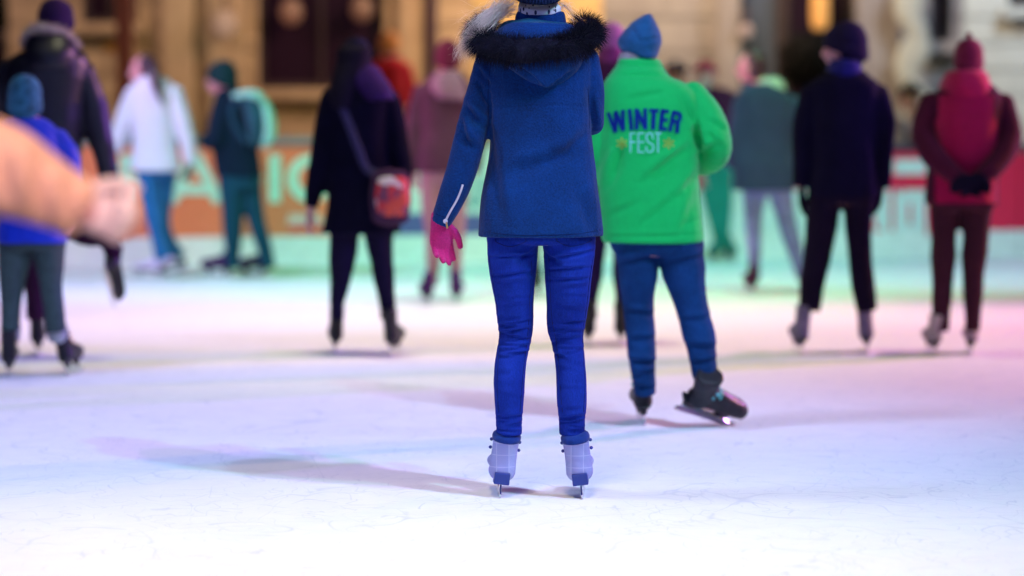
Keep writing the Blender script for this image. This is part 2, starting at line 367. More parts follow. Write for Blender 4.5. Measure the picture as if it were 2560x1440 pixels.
    if hat:
        kind, mat = hat[0], hat[1]; z0 = hat[2] if len(hat) > 2 else -.035
        pk = hat[3] if len(hat) > 3 else .0
        z0 = z0 + .02; g = [xf(hloft([(0, -.012, z0 - .0, .083, .1), (0, -.012, z0 + .005, .088, .107), (0, -.012, z0 + .04, .088, .107), (0, -.013, z0 + .045, .084, .103), (0, -.014, .06, .083, .1), (0, -.016, .095, .066, .08), (0, -.02, .118 + pk * .5, .040, .05), (0, -.022, .128 + pk, .012, .014)], k=3, e=2.1), s=hk * 1.1)]
        for q in g: q[0][:, 2] += np.clip(.12 * hk - q[0][:, 2], 0, 1) / (.16 * hk) * q[0][:, 1] * .42
        h = mk('beanie', [xf(q, HM, hc) for q in g], mat, b, org, smooth=True)
        if kind == 'pompom':
            mk('pompom', [xf(xf(ell((0, -.02, .155), (.02, .02, .02)), s=hk), HM, hc)], mat, h, org)
    if sp.get('hair'):
        hm, hs = sp['hair']; g = [xf(ell((0, -.034, .024), (.083, .088, .1), 20, 12), s=hk), xf(ell((0, -.05, -.03), (.074, .065, .075), 16, 10), s=hk)]
        if hs == 'pony': g.append(xf(tube([(0, -.1, .03), (-.01, -.16, .0), (-.03, -.17, -.1), (-.035, -.15, -.21), (-.03, -.14, -.30)], [.02, .032, .036, .03, .01]), s=hk))
        if hs == 'long': g.append(xf(tube([(0, -.05, 0), (0, -.08, -.1), (0, -.09, -.2)], [.08, .085, .05], [.05, .045, .03]), s=hk))
        mk('hair', [xf(q, HM, hc) for q in g], hm, b, org, vox=.01, sm=2, disp=wrinkle(seed + 5, .004, 60, 8))
    if sp.get('scarf'):
        sm_, rr = sp['scarf']; mk('hood' if sp.get('hood') else 'scarf', [hloft(rows(rr, 1, .8))], sm_, b, org, vox=.01, sm=3, disp=wrinkle(seed + 8, .009, 14, 30))
    for e_ in sp.get('extra', []): e_(b, org, Y, m, hc, HM, hk)
    for sk in sp.get('skates', []):
        q = sk['at']; gy = sk.get('Y', G(q[1]) if not sk.get('air') else Y); base = P(q[0], q[1], gy)
        if not sk.get('air'): base[2] = 0.0
        skate(b, org, base, R(sk.get('yaw', 0)), R(sk.get('pitch', 0)), R(sk.get('roll', 0)), sk.get('k', 1.0), sk.get('mat', LEATH), sk.get('sole', BLK), STEEL, sk.get('fig', False), vox=max(.006, vox * .8), laces=sk.get('laces'), shaft=sk.get('shaft', .17), cuff=sk.get('cuff'), flare=sk.get('flare', 0), wid=sk.get('wid', 1), flex=R(sk.get('flex', 0)), ankle=(P(sk['ankle'][0], sk['ankle'][1], Y) + np.array([0, sk['ankle'][2], 0])) if 'ankle' in sk else None)
    return b, co, Y, org
# ================================================================== MAIN WOMAN
def creases(seed, xl, xr, y0, y1, n, amp, w, slope=14):
    r = np.random.RandomState(seed); out = []
    for i in range(n):
        y = y0 + (y1 - y0) * (i + r.uniform(-.3, .3)) / max(1, n - 1); a, c = xl - 3, xr + 3
        if r.rand() < .55: 
            if r.rand() < .5: c = xl + (xr - xl) * r.uniform(.45, .85)
            else: a = xl + (xr - xl) * r.uniform(.15, .5)
        d = r.uniform(-slope, slope); out.append((a, y - d / 2, c, y + d / 2, amp * r.uniform(.6, 1.3), w * r.uniform(.8, 1.3)))
    return out
def onto(obj, org, px, py, off=.002):
    """point on obj's surface seen at photo pixel px,py (used to sew trims onto cloth)"""
    o = Vector((0, 0, HC)) - Vector(org); q = P(px, py, 10.0); d = (Vector(q) - Vector((0, 0, HC))).normalized()
    k = id(obj)
    if k not in BV:
        me = obj.data; BV[k] = BVHTree.FromPolygons([v.co for v in me.vertices], [tuple(p.vertices) for p in me.polygons])
    h, n, i, t = BV[k].ray_cast(o, d)
    if h is None: return None
    return np.array(h) + np.array(org) - np.array(d) * off
BV = {}
def Lg(rows, dys=None):      # leg rows (py, xl, xr) -> (cx, py, dy, halfwidth)
    return [((a + b) / 2, y, (dys[i] if dys else 0), (b - a) / 2) for i, (y, a, b) in enumerate(rows)]
NAVY = cloth('navy_wool', (.001, .030, .160), bump=.5, scale=170, var=.5, sheen=.12, big=9)
JEAN = denim('blue_denim', (.002, .012, .17), (.008, .035, .36))
FURM = cloth('dark_fur', (.009, .009, .022), .8, var=.8, scale=22, sheen=.4)
HOODL = cloth('hood_lining', (.002, .06, .15), .5, var=.4, scale=12, bump=.5)
PINK = cloth('magenta_knit', (.52, .015, .17), bump=.6, scale=160, var=.25, sheen=.2)
HAIRB = plain('blonde_hair', (.74, .62, .58), .4, var=.3)
CHECK = checkcloth('checked_boot', (.26, .28, .6), (.6, .62, .85))
NSOLE = plain('navy_sole', (.01, .03, .22), .4)
PALE = plain('pale_zip', (.6, .58, .75), .35)
BRASS = plain('brass', (.7, .4, .15), .3, metal=.6)
def hoodbits(b, org, Y, m, hc, HM, hk): pass
wy = G(1247); wm = mpp(wy)
W = dict(Y=wy, cx=1350, vox=.005, seed=3, wr=.0035, twr=.003, label='person in navy blue fur hooded coat, blue jeans and magenta glove, seen from behind', cat='woman',
    head=(1338, -142, 33, 6), thick=.62,
    torso=[(98, 1285, 1415, .07), (112, 1245, 1455, .09), (135, 1215, 1480, .11), (175, 1212, 1486, .125), (260, 1222, 1480, .13), (330, 1224, 1480, .128), (400, 1219, 1486, .125), (500, 1203, 1497, .14), (575, 1198, 1508, .15), (590, 1197, 1508, .15)],
    sleeves=[[(1226, 145, 0, 36), (1203, 240, -.01, 40), (1178, 335, -.02, 42), (1152, 430, -.01, 39), (1124, 505, .01, 32), (1101, 556, .03, 24.5)],
             [(1466, 145, 0, 34), (1478, 215, .0, 33), (1484, 280, .02, 28), (1484, 312, .07, 27), (1470, 290, .18, 26), (1440, 262, .27, 24)]],
    legs=[Lg([(600, 1217, 1347), (640, 1219, 1346), (700, 1226, 1339), (760, 1238, 1335), (820, 1245, 1333), (855, 1246, 1328), (900, 1238, 1318), (950, 1235, 1312), (1000, 1237, 1308), (1050, 1240, 1304), (1088, 1241, 1304)], [0, 0, .01, .03, .05, .055, .03, .01, .01, .03, .035]),
          Lg([(600, 1356, 1490), (640, 1357, 1488), (700, 1362, 1480), (760, 1366, 1473), (820, 1368, 1464), (855, 1378, 1460), (900, 1386, 1464), (950, 1390, 1468), (1000, 1393, 1467), (1050, 1398, 1463), (1088, 1399, 1463)], [0, 0, .01, .03, .05, .055, .03, .01, .01, .03, .035])],
    legthick=1.2, pelvis=[(520, 1235, 1472, .11), (570, 1218, 1488, .12), (603, 1216, 1489, .118), (612, 1225, 1482, .09)],
    coat=NAVY, coatname='coat', trousers=JEAN, tsm=2, csm=3,
    folds=[(1236, 272, 1300, 263, .0012, 3.5), (1290, 264, 1420, 262, .0012, 3.5), (1410, 262, 1476, 270, .0012, 3.5), (1190, 200, 1222, 245, .007, 10), (1192, 172, 1226, 215, .006, 7), (1200, 225, 1226, 262, .004, 6), (1150, 300, 1168, 345, .005, 8), (1158, 265, 1206, 315, .009, 11), (1143, 330, 1185, 372, .008, 11), (1222, 215, 1228, 420, .002, 7), (1470, 225, 1490, 330, .004, 8), (1280, 430, 1440, 380, .005, 18), (1400, 400, 1470, 330, .005, 16), (1225, 330, 1250, 560, .004, 16), (1435, 470, 1490, 590, .004, 18)],
    tvox=.0038, tfolds=[(1222, 642, 1345, 634, .003, 4.5), (1230, 690, 1335, 676, .003, 4.5), (1362, 646, 1486, 626, .003, 4.5), (1366, 672, 1480, 666, .003, 4), (1368, 698, 1476, 694, .0025, 4), (1350, 625, 1400, 660, .003, 6), (1345, 620, 1290, 650, .003, 6)]
       + creases(1, 1245, 1330, 808, 892, 9, .0024, 3.6) + creases(2, 1374, 1462, 806, 890, 9, .0024, 3.6) + creases(3, 1240, 1304, 1040, 1086, 6, .0024, 3.2, 8) + creases(4, 1398, 1464, 1036, 1084, 6, .0024, 3.2, 8)
       + creases(5, 1235, 1335, 710, 800, 4, .0012, 6) + creases(6, 1366, 1472, 712, 800, 4, .0012, 6) + creases(7, 1238, 1312, 900, 1030, 5, .0010, 7, 22) + creases(8, 1390, 1466, 900, 1030, 5, .0010, 7, 22),
    hands=[((1098, 552, .03), (.10, .22, -1), (.30, -1, -.1), -1, .40, .12, [.30, .34, .42, .52])], gloves=PINK, hk=.97,
    hat=('beanie', cloth('navy_knit', (.006, .015, .06), bump=.6, ribs=('X', 30)), -.057),
    skates=[dict(at=(1249, 1246), yaw=3, roll=7, fig=True, mat=CHECK, sole=NSOLE, shaft=.135, wid=1.14, flare=.003, cuff=cloth('navy_cuff', (.006, .03, .2), bump=.4), laces=NSOLE),
            dict(at=(1456, 1248), yaw=-3, roll=-7, fig=True, mat=CHECK, sole=NSOLE, shaft=.135, wid=1.14, flare=.003, cuff=cloth('navy_cuff', (.006, .03, .2)), laces=NSOLE)])
wb, wcoat, wY, worg = person('w', 1247, W)
# hood, lining, fur trim
hr = lambda py, xl, xr, th, dy: ((P(xl, py, wY)[0] + P(xr, py, wY)[0]) / 2, wY + dy, P(1280, py, wY)[2], (xr - xl) / 2 * wm, th)
hood = [hloft([hr(60, 1262, 1428, .10, .0), hr(95, 1225, 1462, .12, -.02), hr(140, 1238, 1462, .13, -.055), hr(180, 1278, 1440, .105, -.075), hr(208, 1320, 1410, .075, -.085), hr(224, 1350, 1385, .03, -.09)], e=2.0)]
ho = mk('hood', hood, NAVY, wb, worg, vox=.006, sm=4, disp=addf(wrinkle(31, .006, 14, 20), folds(wY, [(1300, 175, 1352, 218, .007, 6), (1352, 220, 1380, 222, .005, 5), (1376, 220, 1425, 182, .007, 6), (1290, 170, 1350, 200, .004, 8)])))
lin = [hloft([hr(88, 1240, 1440, .085, .01), hr(66, 1252, 1428, .085, .005), hr(56, 1266, 1420, .08, .0)], e=2.0)]
mk('hood_lining', lin, HOODL, wb, worg, vox=.007, sm=2, disp=wrinkle(12, .012, 22, 34))
mk('collar', [hloft([hr(80, 1284, 1420, .066, .0), hr(45, 1288, 1415, .062, -.0), hr(30, 1292, 1411, .058, .005), hr(27, 1300, 1402, .05, .005)])], NAVY, wb, worg, vox=.006, sm=2, disp=wrinkle(77, .003))
def scarfmat():
    m, nt, bb = base_mat('patterned_knit'); L = nt.links.new; tc = nd(nt, 'ShaderNodeTexCoord'); v = nd(nt, 'ShaderNodeTexVoronoi'); v.inputs['Scale'].default_value = 62
    mp = nd(nt, 'ShaderNodeMapping'); mp.inputs['Scale'].default_value = (1, 1, .55); L(tc.outputs['Object'], mp.inputs[0]); L(mp.outputs[0], v.inputs['Vector'])
    cr = nd(nt, 'ShaderNodeValToRGB'); cr.color_ramp.interpolation = 'CONSTANT'; cr.color_ramp.elements[0].color = (.03, .03, .09, 1); cr.color_ramp.elements[1].color = (.75, .74, .85, 1); cr.color_ramp.elements[1].position = .27
    L(v.outputs['Distance'], cr.inputs['Fac']); L(cr.outputs['Color'], bb.inputs['Base Color']); bb.inputs['Roughness'].default_value = .9; return m
mk('scarf', [hloft([hr(40, 1298, 1402, .062, 0), hr(20, 1296, 1404, .064, 0), hr(8, 1298, 1396, .06, .005), hr(-4, 1302, 1392, .055, .01)])], scarfmat(), wb, worg, vox=.006, sm=2, disp=wrinkle(5, .003))
fp = [P(1228, 60, wY) + [0, .13, 0], P(1196, 84, wY) + [0, .05, 0], P(1212, 112, wY) + [0, -.08, 0], P(1268, 126, wY) + [0, -.15, 0], P(1330, 132, wY) + [0, -.175, 0], P(1395, 126, wY) + [0, -.165, 0], P(1446, 108, wY) + [0, -.11, 0], P(1478, 82, wY) + [0, -.0, 0], P(1452, 62, wY) + [0, .12, 0]]
fc = mk('fur_trim', [tube(fp, [.022, .028, .034, .038, .039, .038, .035, .030, .020], n=16)], FURM, wb, worg, vox=.008, sm=2, disp=wrinkle(9, .008, 40, 40))
mk('fur_hairs', fur_on_tube(fp, .034, 15000, .044, .0007, grav=.6), FURM, fc, worg)
# hair
def lock(i):
    q = lock0(i); t = np.linspace(0, 1, len(q)); return q + np.outer(np.sin(t * rng.uniform(5, 11) + rng.uniform(0, 6)) * t, rng.randn(3) * .013)
def lock0(i):
    u = rng.rand(); a = P(1266 + rng.randn() * 17, 14 + rng.randn() * 16, wY) + [0, -.02 + rng.randn() * .03, 0]
    if i % 5 == 0:      # stray wisps
        e = P(1172 + rng.randn() * 30, 66 + rng.randn() * 34, wY); mid = P(1215 + rng.randn() * 16, 38 + rng.randn() * 16, wY); pts = [a, mid, e + [rng.randn() * .01, rng.randn() * .03, 0]]
    else:
        j = rng.randn(3) * 1.15; pts = [a, P(1225 + 8 * j[0], 48 + 9 * j[1], wY) + [0, -.03 + .015 * j[2], 0], P(1190 + 10 * j[0], 80 + 9 * j[1], wY) + [0, -.04 + .02 * j[2], 0], P(1170 + 9 * j[0], 112 + 8 * j[1], wY) + [0, -.03, 0], P(1162 + 11 * j[0], 140 + 16 * u, wY) + [0, -.03 + .01 * j[2], 0]]
    lock0.last = cat(pts, 4); return lock0.last
lock0.last = np.zeros((17, 3))
mk('hair', [strands(lock, 420, .00055), strands(lambda i: cat([P(1400 + rng.randn() * 8, 8 + rng.randn() * 8, wY) + [0, -.02, 0], P(1425 + rng.randn() * 8, 25 + rng.randn() * 10, wY), P(1440 + rng.randn() * 14, 46 + rng.randn() * 14, wY)], 4), 34, .0006),
    xf(ell((0, 0, 0), (.06, .05, .05)), RM(), P(1345, -10, wY) + [0, .01, 0])], HAIRB, wb, worg)
# cuff zip with its pull
zp = [onto(wcoat, worg, 1157 + (1116 - 1157) * t + (2.5 * math.sin(t * 5)), 462 + (553 - 462) * t, .003) for t in np.linspace(0, 1, 9)]
zp = [z for z in zp if z is not None]
zo = mk('zip', [tube(zp, .0036, .0016, n=8, ref=(0, 1, 0), k=2), ell(zp[-1] + [0, -.002, 0], (.008, .004, .008), 10, 8)], PALE, wcoat, worg); zo.location = (0, 0, 0)
mk('zip_pull', [tube([zp[-1] + [.003, -.004, -.004], zp[-1] + [.006, -.004, -.022]], [.0028, .0034], n=8, k=1)], BRASS, zo, worg)
# back pocket stitching, side seams
tj = [c for c in wb.children if c.name.startswith('trousers')][0]; SEAM = cloth('denim_seam', (.004, .012, .12))
for pl in ([(1392, 596), (1394, 604), (1428, 616), (1474, 604), (1478, 597)], [(1238, 597), (1242, 606), (1276, 617), (1312, 605), (1314, 597)], [(1222, 640), (1232, 700), (1243, 770), (1250, 830), (1246, 900), (1243, 960), (1246, 1030)], [(1484, 640), (1474, 700), (1466, 770), (1457, 830), (1459, 900), (1462, 960), (1459, 1030)], [(1330, 640), (1326, 720), (1322, 800), (1318, 850), (1308, 930), (1300, 1030)], [(1372, 640), (1376, 720), (1380, 800), (1390, 850), (1398, 930), (1406, 1030)]):
    st = [onto(tj, worg, x, y, .0005) for x, y in cat(pl, 5)]; st = [s for s in st if s is not None]
    if len(st) > 3: mk('seam', [tube(st, .0013, n=6, k=1)], SEAM, tj, worg)
# coat seams: yoke, armhole, centre vent
CS = cloth('coat_seam', (.001, .012, .08))
for pl in ([(1228, 150), (1222, 200), (1220, 260), (1224, 320)], [(1470, 222), (1472, 260), (1474, 320)], [(1205, 578), (1280, 587), (1360, 588), (1440, 585), (1502, 575)], [(1090, 535), (1105, 541), (1124, 545)]):
    st = [onto(wcoat, worg, x, y, .0004) for x, y in cat(pl, 5)]; st = [s for s in st if s is not None]
    if len(st) > 3: mk('seam', [tube(st, .0013, n=6, k=1)], CS, wcoat, worg)
# ================================================================== GREEN JACKET MAN
gy = G(1070); gm = mpp(gy)
GREEN = cloth('green_softshell', (.0, .49, .10), .75, var=.10, scale=130, bump=.08, sheen=.15, big=4)
DENM = denim('dark_denim', (.002, .016, .06), (.008, .06, .22), .8)
TEALK = cloth('teal_knit', (.012, .09, .24), bump=.5, scale=90, var=.3)
def frontarm(Y, m): return tube([P(1796, 385, Y) + [0, .02, 0], P(1772, 405, Y) + [0, .10, 0], P(1735, 412, Y) + [0, .18, 0]], [34 * m, 30 * m, 26 * m])
GM = dict(Y=gy, cx=1660, vox=.006, seed=14, wr=.0045, twr=.005, label='person in bright green jacket with lettering on the back, blue beanie and black skates', cat='man',
    head=(1603, 52, 178, 38), tilt=-.10, nod=.08, hdy=.06,
    torso=[(146, 1548, 1650, .075, .03), (165, 1540, 1660, .085, .02), (190, 1522, 1676, .11, .01), (212, 1508, 1722, .13), (250, 1500, 1756, .145), (320, 1496, 1752, .155), (400, 1492, 1748, .155), (500, 1499, 1752, .15), (570, 1503, 1758, .145), (598, 1504, 1759, .145), (606, 1512, 1750, .14)],
    sleeves=[[(1726, 236, 0, 38), (1762, 290, -.02, 44), (1784, 345, -.03, 43), (1790, 385, .01, 38), (1768, 408, .09, 33), (1732, 410, .17, 27)],
             [(1528, 236, 0, 36), (1506, 310, 0, 36), (1500, 390, 0, 32), (1508, 440, .08, 26), (1530, 460, .17, 24)]],
    legs=[Lg([(600, 1530, 1650), (640, 1538, 1648), (700, 1548, 1642), (760, 1556, 1638), (860, 1566, 1640), (920, 1574, 1641), (985, 1586, 1642)], [0, 0, .02, .05, .02, 0, .02]),
          Lg([(600, 1636, 1760), (650, 1648, 1762), (700, 1662, 1764), (760, 1684, 1772), (850, 1711, 1786), (920, 1722, 1792), (940, 1730, 1792)], [0, -.01, -.02, -.03, -.06, -.08, -.09])],
    pelvis=[(540, 1515, 1755, .12), (590, 1522, 1761, .13), (622, 1530, 1762, .12), (640, 1545, 1750, .1)],
    coat=GREEN, trousers=DENM, tsm=3, csm=4,
    folds=[(1612, 450, 1716, 370, .008, 12), (1690, 500, 1752, 430, .005, 14), (1550, 372, 1524, 440, .010, 10), (1736, 322, 1750, 370, .012, 9), (1742, 395, 1790, 360, .005, 9), (1508, 480, 1560, 400, .004, 10), (1600, 560, 1690, 480, .0025, 9), (1520, 540, 1600, 500, .002, 9), (1560, 250, 1660, 230, .002, 8), (1700, 560, 1755, 545, .002, 8), (1765, 300, 1818, 330, .003, 8), (1760, 330, 1800, 372, .003, 8), (1545, 160, 1650, 166, .002, 5), (1540, 186, 1655, 190, .003, 6), (1700, 240, 1742, 330, .004, 9), (1500, 590, 1758, 585, .002, 6), (1745, 480, 1700, 590, .004, 16)],
    tfolds=[(1540, 660, 1645, 640, .006, 9), (1655, 660, 1765, 640, .006, 9), (1556, 780, 1640, 790, .005, 8), (1566, 850, 1642, 846, .006, 8), (1570, 900, 1642, 908, .009, 7), (1580, 940, 1642, 930, .005, 8), (1582, 965, 1642, 972, .006, 7), (1700, 800, 1782, 790, .005, 8), (1712, 860, 1790, 866, .006, 8), (1722, 905, 1792, 895, .006, 7)],
    hands=[((1732, 410, .17), (-1, .3, -.1), (0, 1, 0), 1, .5), ((1530, 460, .17), (1, .3, -.1), (0, 1, 0), 1, .5)],
    skates=[dict(at=(1614, 1066), yaw=4, roll=-3, k=1.0, shaft=.15, laces=plain('mint_lace', (.1, .5, .5), .5)),
            dict(at=(1752, 1022), air=True, ankle=(1760, 968, -.07), flex=16, yaw=-80, pitch=-28, roll=50, k=1.08, shaft=.16, Y=gy, laces=plain('mint_lace', (.1, .5, .5), .5), wid=1.12)],
    extra=[])
gb, gcoat, gY, gorg = person('g', 1070, GM)
# slouchy beanie with a peak leaning right
mk('beanie', [hloft([(P(1609, y, gY)[0] if 0 else (P(a, y, gY)[0] + P(b, y, gY)[0]) / 2, gY + .05 + dy, P(0, y, gY)[2], (b - a) / 2 * gm, th) for y, a, b, th, dy in
    [(147, 1592, 1640, .07, -.03), (142, 1585, 1645, .085, -.02), (128, 1556, 1650, .108, 0), (105, 1546, 1656, .118, 0), (85, 1553, 1655, .115, 0), (62, 1573, 1647, .10, 0), (42, 1597, 1637, .07, .0), (31, 1612, 1632, .03, 0)]], e=2.1)],
    TEALK, gb, gorg, vox=.006, sm=2, disp=addf(wrinkle(4, .007, 20, 30), folds(gY, [(1596, 104, 1652, 96, .0028, 6), (1572, 60, 1598, 108, .002, 7)])))
mk('scarf', [hloft([(P(1590, y, gY)[0], gY + .05, P(0, y, gY)[2], w * gm, .085) for y, w in ((175, 46), (150, 46), (128, 38))])], cloth('grey_neck_warmer', (.32, .28, .32)), gb, gorg, vox=.008, disp=wrinkle(8, .004))
# ---- printed lettering
def ribbon(pts, w, closed=False):
    pts = np.array(pts, float); n = len(pts); L_, R_ = [], []
    for i in range(n):
        a = pts[i] - pts[i - 1] if i else pts[1] - pts[0]; b = pts[i + 1] - pts[i] if i < n - 1 else a
        a = a / np.linalg.norm(a); b = b / np.linalg.norm(b); t = a + b; t /= np.linalg.norm(t); nn = np.array([-t[1], t[0]]); sc = w / 2 / max(.5, nn.dot([-a[1], a[0]]))
        L_.append(pts[i] + nn * sc); R_.append(pts[i] - nn * sc)
    return [[L_[i], L_[i + 1], R_[i + 1], R_[i]] for i in range(n - 1)]
def quadgrid(q, step):
    q = [np.array(p, float) for p in q]
    nu = max(1, int(np.ceil(max(np.linalg.norm(q[1] - q[0]), np.linalg.norm(q[2] - q[3])) / step))); nv = max(1, int(np.ceil(max(np.linalg.norm(q[3] - q[0]), np.linalg.norm(q[2] - q[1])) / step)))
    V = [(q[0] * (1 - u) + q[1] * u) * (1 - v) + (q[3] * (1 - u) + q[2] * u) * v for u in np.linspace(0, 1, nu + 1) for v in np.linspace(0, 1, nv + 1)]
    Fc = [(i * (nv + 1) + j, (i + 1) * (nv + 1) + j, (i + 1) * (nv + 1) + j + 1, i * (nv + 1) + j + 1) for i in range(nu) for j in range(nv)]
    return V, Fc
def printed(name, groups, mat, coat, org, parent, conv, step):
    V, Fc = [], []; lay = 0
    for quads in groups:
        lay += 1
        for q in quads:
            v, f = quadgrid(q, step); pts = [onto(coat, org, *conv(p), .0035 + lay * .00035) for p in v]
            if any(p is None for p in pts): continue
            o = len(V); V += pts; Fc += [tuple(i + o for i in x) for x in f]
    return mk(name, (np.array(V), Fc), mat, parent, org)
cv = lambda p: (1500 + p[0] / 9.0, 240 + p[1] / 9.0)
WT = [[[(135, 382), (222, 365), (392, 815), (300, 830)]], [[(302, 350), (395, 333), (392, 815), (318, 825)]], [[(302, 350), (395, 333), (568, 778), (480, 798)]], [[(472, 318), (560, 302), (568, 778), (480, 798)]],
      [[(618, 295), (712, 292), (752, 765), (665, 775)]], [[(775, 285), (868, 285), (875, 758), (785, 762)]], [[(775, 285), (868, 285), (1070, 752), (985, 757)]], [[(972, 277), (1060, 277), (1070, 752), (975, 740)]],
      [[(1110, 285), (1322, 292), (1315, 375), (1108, 362)]], [[(1165, 350), (1262, 360), (1242, 762), (1145, 755)]],
      [[(1368, 292), (1460, 300), (1410, 775), (1315, 765)]], [[(1400, 294), (1558, 315), (1548, 395), (1400, 375)]], [[(1390, 495), (1530, 505), (1525, 578), (1380, 568)]], [[(1340, 690), (1508, 705), (1502, 792), (1330, 770)]],
      [[(1625, 325), (1710, 340), (1620, 808), (1532, 792)]], ribbon([(1660, 372), (1740, 384), (1785, 405), (1808, 450), (1800, 510), (1782, 555), (1740, 580), (1640, 568)], 84), [[(1715, 590), (1805, 600), (1775, 848), (1682, 825)]]]
mk_navy = plain('navy_print', (.002, .022, .20), .8, spec=.1); mk_sky = plain('sky_print', (.28, .75, .85), .6); mk_gold = plain('gold_print', (.5, .42, .01), .6)
printed('lettering', WT, mk_navy, gcoat, gorg, gcoat, cv, 60)
def rb(p, w=23): return ribbon(p, w)
FT = [rb([(685, 825), (685, 1275)]), rb([(672, 838), (802, 838)]), rb([(685, 1035), (798, 1035)]), rb([(862, 825), (862, 1275)]), rb([(850, 838), (992, 838)]), rb([(862, 1035), (990, 1035)]), rb([(850, 1262), (995, 1262)]),
      rb([(1190, 965), (1188, 900), (1165, 848), (1115, 832), (1068, 848), (1044, 905), (1046, 975), (1075, 1030), (1140, 1065), (1190, 1105), (1204, 1170), (1182, 1240), (1120, 1266), (1062, 1242), (1038, 1190), (1038, 1135)]), rb([(1225, 838), (1390, 838)]), rb([(1305, 838), (1305, 1275)])]
printed('lettering', FT, mk_sky, gcoat, gorg, gcoat, cv, 60)
for cx0, cy0 in ((492, 1065), (1548, 1065)):
    gsn = []
    for i in range(6):
        a = math.pi / 2 + i * math.pi / 3; d = np.array([math.cos(a), math.sin(a)]); e = np.array([-d[1], d[0]]); c0 = np.array([cx0, cy0])
        gsn.append(rb([c0 + d * 32, c0 + d * 75], 16)); gsn.append([[c0 + d * 70 - e * 8, c0 + d * 105 - e * 19, c0 + d * 105 + e * 19, c0 + d * 70 + e * 8]]); gsn.append([[c0 + d * 104 - e * 18, c0 + d * 132 - e * 3, c0 + d * 132 + e * 3, c0 + d * 104 + e * 18]])
        d2 = np.array([math.cos(a + math.pi / 3), math.sin(a + math.pi / 3)]); gsn.append(rb([c0 + d * 34, c0 + d2 * 34], 11))
    printed('snowflake_print', gsn, mk_gold, gcoat, gorg, gcoat, cv, 40)
# ================================================================== THE OTHERS
def fist(px, py, dy, d, n, side=1, curl=.6): return ((px, py, dy), d, n, side, curl)
DARKC = cloth('black_coat', (.003, .0025, .013), var=.4, sheen=.1)
# black coat + crossbody bag
B = dict(cx=905, label='person in long black coat and leggings with purple scarf, standing with legs apart', head=(888, 102, 196, 20), seed=21, wr=.008,
    torso=[(186, 850, 948, .09), (210, 832, 966, .12), (240, 818, 978, .14), (330, 822, 975, .15), (400, 824, 976, .14), (480, 818, 988, .15), (550, 808, 1000, .16), (584, 803, 1004, .165)],
    sleeves=[[(838, 250, 0, 36), (815, 330, 0, 33), (802, 410, 0, 30), (785, 480, .03, 25), (776, 520, .04, 20)], [(966, 250, 0, 36), (988, 330, 0, 33), (1000, 410, 0, 30), (1002, 480, .1, 25)]],
    legs=[Lg([(570, 825, 900), (630, 823, 893), (700, 823, 878), (760, 824, 862), (800, 826, 860)]), Lg([(570, 905, 985), (630, 920, 985), (700, 935, 985), (760, 948, 988), (800, 952, 986)])],
    pelvis=[(540, 820, 990, .13), (585, 822, 986, .12)], coat=DARKC, coatname='coat', trousers=cloth('black_leggings', (.008, .006, .025)),
    hands=[fist(776, 520, .04, (-.2, .1, -1), (1, 0, 0), -1, .3), fist(1002, 485, .12, (0, .3, -1), (-1, 0, 0), 1, .5)],
    hat=('beanie', cloth('black_knit', (.01, .008, .03), ribs=('X', 30)), -.04), hair=(plain('dark_hair', (.006, .004, .014), .8, spec=.1), 'long'),
    scarf=(cloth('purple_scarf', (.028, .009, .075), var=.7, big=12), [(248, 905, 988, .09, -.07), (215, 878, 978, .11, -.05), (185, 872, 958, .11, -.03), (162, 880, 944, .10, 0)]), hood=False,
    extra=[lambda b, org, Y, m, hc, HM, hk: mk('long_hair', [hloft([((P(a, y, Y)[0] + P(c, y, Y)[0]) / 2, Y - .03 + dy, P(0, y, Y)[2], (c - a) / 2 * m, th) for y, a, c, th, dy in ((112, 868, 915, .06, .02), (124, 848, 932, .1, 0), (160, 842, 924, .11, 0), (200, 832, 904, .1, -.03), (240, 826, 888, .07, -.07), (272, 840, 875, .04, -.1))])], MATS['dark_hair'], b, org, vox=.01, sm=2, disp=wrinkle(6, .006, 40, 8))],
    skates=[dict(at=(838, 886), yaw=6, roll=3), dict(at=(975, 891), yaw=-10, roll=-2)])
bb_, bc, bY, borg = person('b', 888, B)
# bag: thing of its own
bagO = P(980, 490, bY) + np.array([0, -.2, 0]); bo = tuple(bagO)
def bagmat():
    m, nt, q = base_mat('red_white_bag'); L = nt.links.new; tc = nd(nt, 'ShaderNodeTexCoord'); v = nd(nt, 'ShaderNodeTexVoronoi'); v.inputs['Scale'].default_value = 16; L(tc.outputs['Object'], v.inputs['Vector'])
    cr = nd(nt, 'ShaderNodeValToRGB'); cr.color_ramp.interpolation = 'CONSTANT'; E = cr.color_ramp.elements; E[0].color = (.5, .02, .03, 1); E[1].position = .6; E[1].color = (.6, .48, .5, 1); e = E.new(.8); e.color = (.6, .06, .03, 1); e = E.new(.3); e.color = (.15, .03, .08, 1)
    sp_ = nd(nt, 'ShaderNodeSeparateColor'); L(v.outputs['Color'], sp_.inputs[0]); L(sp_.outputs[0], cr.inputs['Fac']); L(cr.outputs['Color'], q.inputs['Base Color']); q.inputs['Roughness'].default_value = .6; return m
bagm = cloth('dark_bag', (.05, .02, .05))
bag = mk('shoulder_bag', [tube([bagO + [0, 0, .115], bagO + [0, 0, 0], bagO + [0, 0, -.115]], [.098, .112, .1], [.045, .06, .05], n=20, k=3)], bagm, None, bo, vox=.01, sm=3); tag(bag, 'dark shoulder bag with red and white pattern hanging at the hip of the black coat', 'bag')
mk('flap', [tube([bagO + [.012, -.035, .09], bagO + [.012, -.045, 0], bagO + [.012, -.035, -.08]], [.078, .092, .08], [.03, .035, .03], n=18, k=3)], bagmat(), bag, bo)
sp0 = [onto(bc, borg, x, y, .012) for x, y in ((846, 248), (868, 300), (893, 365), (915, 420))]
